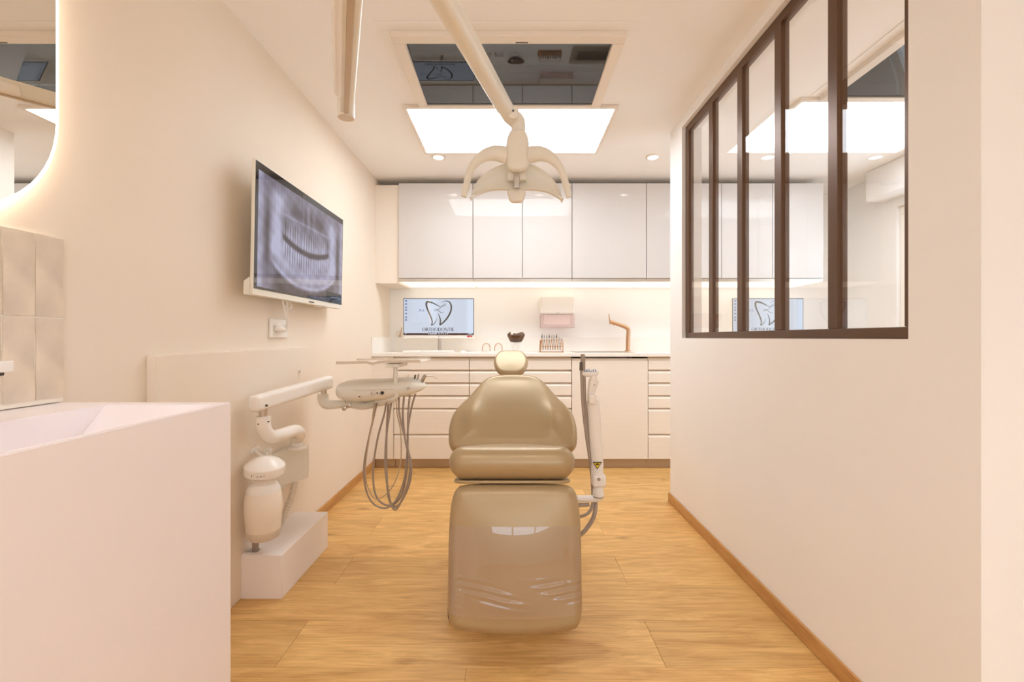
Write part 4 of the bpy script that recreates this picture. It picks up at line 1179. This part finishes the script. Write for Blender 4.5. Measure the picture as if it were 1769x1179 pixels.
# seat cushion: plan outline in a frame tilted back
s0 = Vector((0, 1.475, .660)); s1 = Vector((0, 1.93, .555))
fr = frame(s0, s1)
wS = .217
ol = [(0, .0), (.13, .002), (.185, .010), (.212, .045), (.216, .12), (.212, .25), (.20, .40), (.18, .46), (.10, .475), (0, .478)]
ol = ol+[(-x, y) for x, y in reversed(ol[1:-1])]
MB().cushion(ol, fr, .050, .060, lambda x, y, q: .008*math.sin(q*PI/2), 8, 8, 5).build('seat_cushion', 'vinyl_gold', t, angle=80)
MB().cushion([(x*.93, .022+y*.93) for x, y in ol], (s0-fr[3]*.065, fr[1], fr[2], fr[3]), .005, .005, None, 3, 3, 4).build('seat_piping', 'vinyl_gold', t, angle=80)
# leg rest
l0, l1 = Vector((0, 1.405, .110)), Vector((0, 1.50, .590))
fr = frame(l0, l1)
right = [(890, 836.5), (940, 836.5), (975, 838), (990, 845), (997.5, 862), (1001.5, 890), (1003.5, 930), (1004.5, 980), (1005, 1030), (1004, 1062), (998, 1080), (985, 1087), (940, 1093.5), (890, 1096)]
ol = [to2d(plane_pt(x, y, l0, l1), fr) for x, y in sym(right, 889.5)]
lmin = min(y for x, y in ol); lmax = max(y for x, y in ol)
def crown_leg(x, y, q): return dome(x, y, q, (889.5-CX)/F*1.44, (lmin+lmax)/2, .176, (lmax-lmin)/2-.038, .020)
MB().cushion(ol, fr, .040, .040, crown_leg, 8, 12, 5).build('leg_cushion', 'vinyl_gold', t, angle=80)
# clear plastic protector wrapped round the leg rest
m = MB(); secs = []
nx, nv_ = 100, 110
va, vb = to2d(plane_pt(890, 1052, l0, l1), fr)[1], to2d(plane_pt(890, 904, l0, l1), fr)[1]
cxm = (889.5-CX)/F*1.44
hw_ = lambda v: .2145
for j in range(nv_+1):
    f_ = j/nv_; v_ = va+(vb-va)*f_; sec = []
    W_ = .2165-.004*f_
    dip = .0
    for i in range(nx+1):
        a = -1+2*i/nx
        x = cxm+W_*math.sin(a*PI/2)**1 if False else cxm+W_*(abs(a)**.9)*(1 if a > 0 else -1)
        ed = max(0, (abs(x-cxm)-(W_-.042))/.042)
        h = .040*math.sqrt(max(0, 1-ed*ed))
        q = min(1, (1-abs(x-cxm)/W_)*1.6)
        wr = .0044*math.sin(f_*72+2.4*math.sin(x*17+.8)+x*11)*math.exp(-((f_-.26)/.13)**2)*(.45+.55*math.sin(x*26+f_*13))
        wr += .0020*math.sin(x*210)*math.exp(-((abs(x-cxm)-.165)/.012)**2)*sstep(.1, .3, f_)*(1-sstep(.55, .8, f_))
        h = h+dome(x, v_, 1, cxm, (lmin+lmax)/2, .178, (lmax-lmin)/2-.036, .020)+.0045+wr*(1-ed)
        y_ = v_-.012*(1-(x-cxm)**2/W_**2)*(1-f_)
        sec.append(fr[0]+fr[1]*x+fr[2]*y_+fr[3]*h)
    secs.append(sec)
vr = [m.ring(s_) for s_ in secs]
for a, b in zip(vr, vr[1:]): m.bridge(a, b, False)
m.build('clear_protector', 'clear_cover', t, angle=180, label='shiny clear plastic protector over the leg rest')
# frame, column and base
MB().box(-.13, .13, 1.60, 2.02, .44, .53, .02, 3).build('seat_frame', 'plastic_white', t)
MB().beam((0, 1.95, .50), (0, 2.26, .79), .30, .035, .012).build('back_frame', 'plastic_white', t)
MB().beam((0, 1.535, .16), (0, 1.60, .50), .26, .03, .012).build('leg_frame', 'plastic_white', t)
MB().box(-.15, .15, 1.72, 2.14, .12, .45, .035, 4).build('column', 'plastic_white', t)
m = MB(); fr2 = (Vector((0, 0, .06)), Vector((1, 0, 0)), Vector((0, 1, 0)), Vector((0, 0, 1)))
MB().box(-.240, .215, 1.69, 2.46, .012, .12, .03, 4).build('base_cover', 'plastic_white', t)
MB().box(-.243, .218, 1.685, 2.465, 0, .055, .012, 2).build('base_rubber', 'rubber', t)
# assistant arm with keypad and suction hoses
YA = 1.75
t = thing('assistant_arm', (.26, YA, .40), 'white assistant arm with keypad and grey suction hoses beside the chair', 'dental arm')
MB().tube([P(985, 862, YA), P(1010, 862, YA), P(1026, 862, YA), P(1034, 859, YA), P(1034.5, 852, YA)], [.0125, .0125, .0135, .0165, .0185], 16, 5).build('lower_link', 'plastic_white', t)
MB().beam(P(980, 862, YA), P(975, 862, YA+.2), .05, .06, .012).build('chair_mount', 'plastic_white', t)
MB().lathe([(.022, 0), (.0225, .004), (.021, .025), (.016, .045)], P(1033.5, 857, YA), 24).build('swivel', 'plastic_white', t)
MB().lathe([(.023, 0), (.023, .004)], P(1033.5, 858.5, YA), 24).build('swivel_ring', 'hose_grey', t)
m = MB(); a = P(1033.5, 829, YA); m.box(a.x-.027, a.x+.027, YA-.028, YA+.022, a.z-.025, a.z+.025, .012, 3); m.build('knuckle', 'plastic_white', t)
MB().lathe([(.006, 0), (.006, .004)], P(1034.5, 828.5, YA-.028), 14, axis=(0, -1, 0)).build('knuckle_bolt', 'hose_grey', t)
MB().tube([P(1031.5, 822, YA), P(1031, 800, YA), P(1027.5, 740, YA), P(1024.5, 692, YA)], [.0235, .0255, .0255, .024], 18, 3, flat=(1, .8)).build('spring_arm', 'plastic_white', t)
# warning triangle
q = P(1032, 804, YA-.0255); m = MB(); m.prism([q+Vector((-.0175, 0, .011)), q+Vector((.0175, 0, .011)), q+Vector((0, 0, -.016))], (0, .004, 0)); wt = m.build('warning_triangle', 'dark', t, smooth=False, label='yellow warning triangle sticker')
m = MB(); m.prism([q+Vector((-.0135, -.0006, .0088)), q+Vector((.0135, -.0006, .0088)), q+Vector((0, -.0006, -.0118))], (0, .001, 0)); m.build('triangle_face', 'yellow', wt, smooth=False)
m = MB(); m.box(q.x-.006, q.x+.006, q.y-.0012, q.y, q.z+.001, q.z+.006); m.build('triangle_mark', 'dark', wt, smooth=False)
MB().tube([P(1023, 690, YA), P(1026.5, 693, YA)], .02, 16, 0).build('upper_joint', 'plastic_white', t)
m = MB(); a = P(1021, 689, YA); m.box(a.x-.014, a.x+.014, YA-.038, YA-.018, a.z-.018, a.z+.020, .008, 3); m.build('joint_cap', 'plastic_white', t)
MB().tube([P(1020.5, 692, YA), P(1021, 678, YA), P(1024, 666, YA), P(1026, 657, YA)], [.013, .015, .018, .019], 16, 4).build('upper_link', 'plastic_white', t)
MB().lathe([(.002, 0), (.002, .003)], P(1026.5, 665.5, YA-.0175), 10, axis=(0, -1, 0)).build('link_screw', 'screw', t)
# keypad head
kc = P(1018, 643.5, YA)
kf = (kc, Vector((1, 0, 0)), Vector((0, .80, .60)).normalized(), Vector((0, -.60, .80)).normalized())
kh = MB().cushion([(.036*math.cos(2*PI*k/16)*(1.0 if abs(math.cos(2*PI*k/16)) < .9 else 1.02), .021*math.sin(2*PI*k/16)) for k in range(16)], kf, .008, .016, None, 5, 3, 4).build('keypad_head', 'plastic_white', t, angle=60)
m = MB()
for i in range(6):
    for j in range(2):
        if i == 3 and j: continue
        c2 = kf[0]+kf[1]*(-.019+i*.0085)+kf[2]*(-.0045+j*.0075)+kf[3]*.0085
        m.lathe([(.0026, -.001), (.0026, .0006)], c2, 10, axis=kf[3])
m.build('keys', 'keyblue', kh)
MB().tube([P(1026, 661, YA), P(1025, 645, YA)], .0145, 14, 0).build('keypad_neck', 'plastic_white', t)
# suction tips and hoses
YS = YA+.005
MB().tube([P(1006.5, 612, YS), P(1007, 622, YS), P(1007, 650, YS)], [.008, .0095, .0095], 12, 3).build('suction_tip', 'hose_grey', t)
MB().tube([P(1004, 626, YS-.02), P(1004, 640, YS-.02)], [.006, .007], 10, 0).build('suction_tip', 'rubber', t)
MB().tube([P(1008, 648, YS), P(1010, 700, YS), P(1016, 760, YS), P(1021.5, 800, YS), P(1025, 835, YS+.03), P(1029, 868, YS+.02), P(1026, 892, YS), P(1016, 910, YS), P(1003, 924, YS), P(985, 930, YS+.05)], .0085, 12, 6).build('suction_hose', 'hose_grey', t)
MB().tube([P(1004.5, 640, YS-.01), P(1007, 700, YS-.01), P(1014, 760, YS-.01), P(1020, 800, YS-.01), P(1023, 835, YS+.03), P(1024, 868, YS+.01), P(1018, 885, YS), P(1006, 892, YS), P(990, 894, YS+.05)], .006, 12, 6).build('suction_hose', 'hose_grey', t)
MB().tube([P(985, 873, YS), P(1008, 873, YS), P(1018, 872, YS)], .008, 12, 3).build('hose_clip', 'hose_grey', t)

# ================================================================== DENTAL LAMP AND PARKED ARM
post = Vector((-.243, .69, 1.80))
YLm = 1.60
t = thing('dental_lamp', (post.x, post.y, post.z), 'ivory ceiling-mounted dental operating lamp with winged head and two handles', 'dental lamp')
MB().lathe([(.11, H), (.11, H-.02), (.055, H-.05), (.03, H-.06), (.03, 1.77)], (post.x, post.y, 0), 32).build('ceiling_post', 'plastic_white', t)
arm_end = P(872, 186, 1.555)
a_start = Vector((post.x, post.y, 1.835))
MB().beam(a_start, arm_end, .050, .060, .020, 4).build('spring_arm', 'plastic_ivory', t)
k1_ = P(880, 198, 1.575); k2_ = P(892, 209, 1.60); k3_ = P(895.5, 219, 1.60); k4_ = P(895, 230, 1.60)
MB().tube([arm_end-Vector((.004, .02, -.002)), k1_, k2_, k3_, k4_], [.027, .028, .029, .026, .024], 18, 5).build('knuckle', 'plastic_ivory', t)
MB().lathe([(.021, -.004), (.021, .003), (.016, .005)], P(886, 194, 1.55), 20, axis=(.2, -1, -.3)).build('pivot_cap', 'plastic_ivory', t)
MB().lathe([(.003, 0), (.003, .004)], P(886.5, 191.5, 1.544), 8, axis=(.2, -1, -.3)).build('pivot_screw', 'dark', t)
# central body
fr = (P(894, 262, YLm-.025), Vector((1, 0, 0)), Vector((0, 0, 1)), Vector((0, -1, 0)))
S_ = YLm/F
bo = [(-8, 37), (8, 37), (15, 31), (19, 18), (20.5, -6), (20.5, -18), (16, -29), (8, -34), (0, -35.5), (-8, -34), (-16, -29), (-20.5, -18), (-20.5, -6), (-18.5, 18), (-14, 31)]
lb = MB().cushion([(x*S_, y*S_) for x, y in bo], fr, .014, .030, lambda x, y, q: .004*q, 5, 4, 4).build('lamp_body', 'plastic_ivory', t, angle=70)
for px in (884.5, 909): MB().lathe([(.003, 0), (.003, .003)], P(px, 234, YLm-.012), 10, axis=(0, -1, 0)).build('screw', 'screw', lb)
# crescent reflector: loft across
def zpx(py, Y): return CAMZ-(py-CY)/F*Y
up = [(813, 345), (816, 330), (824, 312), (836, 297), (850, 285.5), (865, 277), (880, 272), (893, 271), (906, 272), (921, 277), (936, 286), (950, 299), (961, 315), (969, 332), (971.5, 347)]
lo = [(813.5, 348), (817, 348.8), (826, 343.5), (838, 337), (850, 332.5), (865, 330.5), (880, 330), (893, 330), (906, 330), (921, 331), (936, 334), (948, 339), (959, 346), (967, 351), (971, 351.5)]
UPc = catmull([(x, y, 0) for x, y in up], 4); LOc = catmull([(x, y, 0) for x, y in lo], 4)
secs = []
for a, b in zip(UPc, LOc):
    cx_ = (a.x+b.x)/2; w_ = (cx_-893)/80.0
    bow = .050*w_*w_; sec = []
    for k in range(20):
        an = 2*PI*k/20; ca, sa = math.cos(an), math.sin(an)
        fz = .5+.5*(abs(sa)**.7)*(1 if sa > 0 else -1)       # 0 bottom .. 1 top
        X = (b.x+(a.x-b.x)*fz-CX)/F*YLm; Z = zpx(b.y+(a.y-b.y)*fz, YLm)
        belly = .030*math.sin(fz*PI)                           # bowl shape, front face hollowed slightly
        Yv = YLm-.005-bow+.055*fz+(.016*(abs(ca)**.6)*(1 if ca > 0 else -1))+belly
        sec.append(Vector((X, Yv, Z)))
    secs.append(sec)
MB().loft(secs).build('reflector', 'plastic_ivory', t, angle=60)
# handles
for sg in (-1, 1):
    cpx = 893.5
    hp = [(20, 268), (38, 265), (56, 269), (70, 279), (80, 292), (85, 308), (89, 325), (92.5, 340)]
    if sg > 0: hp = [(20, 268), (38, 266), (54, 270.5), (67, 281), (76, 294), (81, 308), (85.5, 325), (89.5, 341)]
    pts = [P(cpx+sg*x, y, YLm-.015-.0006*x) for x, y in hp]
    hdl = MB().tube(pts, [.030, .027, .021, .0155, .0125, .012, .0115, .0095], 14, 6, flat=(.6, 1.0)).build('handle', 'plastic_ivory', t, angle=60)
    q = P(817 if sg < 0 else 966.5, 281 if sg < 0 else 283, YLm-.057)
    MB().lathe([(.005, -.004), (.006, .0), (.004, .006)], q, 12, axis=(sg, 0, .6)).build('handle_screw', 'screw', hdl)
# lower stub, back plate and clip
m = MB(); m.cushion([(x*S_, y*S_) for x, y in ((-14, 12), (14, 12), (14, -2), (11, -8.5), (5, -10.5), (-5, -10.5), (-11, -8.5), (-14, -2))], (P(892.5, 340, YLm), Vector((1,0,0)), Vector((0,0,1)), Vector((0,-1,0))), .010, .03, None, 4, 3, 3); m.build('sensor_stub', 'plastic_ivory', t, angle=70)
m = MB(); a = P(893, 301, YLm+.004); m.box(a.x-.034, a.x+.034, YLm-.006, YLm+.03, a.z-.025, a.z+.03, .006, 2); m.build('back_plate', 'plastic_ivory', t)
m = MB(); a = P(892.5, 313, YLm-.026); m.box(a.x-.0105, a.x+.0105, a.y-.006, a.y+.01, a.z-.025, a.z+.022, .003, 2); m.build('clip', 'metal', t)
m = MB(); a = P(892.5, 300, YLm-.026); m.lathe([(.009, -.012), (.018, .010)], a, 18); m.build('clip_neck', 'glass', t)
# parked arm on the same ceiling post
t = thing('parked_ceiling_arm', (post.x, post.y, 1.84), 'white parked ceiling arm ending in a round vertical knuckle', 'ceiling arm')
e1 = P(598, 186, 1.66); s1_ = Vector((post.x, post.y, 1.80))
s1_ = P(606, 0, 1.0)+(P(606, 0, 1.0)-e1)*.42
MB().beam(s1_, e1, .050, .050, .010, 3).build('arm', 'plastic_ivory', t)
d_ = (e1-s1_).normalized(); sd = d_.cross(Vector((0, 0, 1))).normalized()
MB().beam(s1_-sd*.026-Vector((0, 0, .012)), s1_.lerp(e1, .83)-sd*.026-Vector((0, 0, .010)), .028, .036, .012, 3).build('cable_duct', 'plastic_white', t)
MB().beam(s1_-Vector((0, 0, .026)), e1-Vector((0, 0, .026))-d_*.02, .018, .006, .002, 1).build('groove', 'kick', t)
kn = P(598, 197, 1.67)
MB().lathe([(.0295, -.015), (.0305, -.010), (.0305, .062), (.028, .068)], kn, 30).build('end_knuckle', 'plastic_white', t)
MB().lathe([(.028, -.0005), (.0295, 0)], kn-Vector((0, 0, .0152)), 30).build('knuckle_cap', 'tray', t)
MB().lathe([(.034, 1.74), (.034, 1.83)], (post.x, post.y, 0), 28).build('post_collar', 'plastic_white', t)
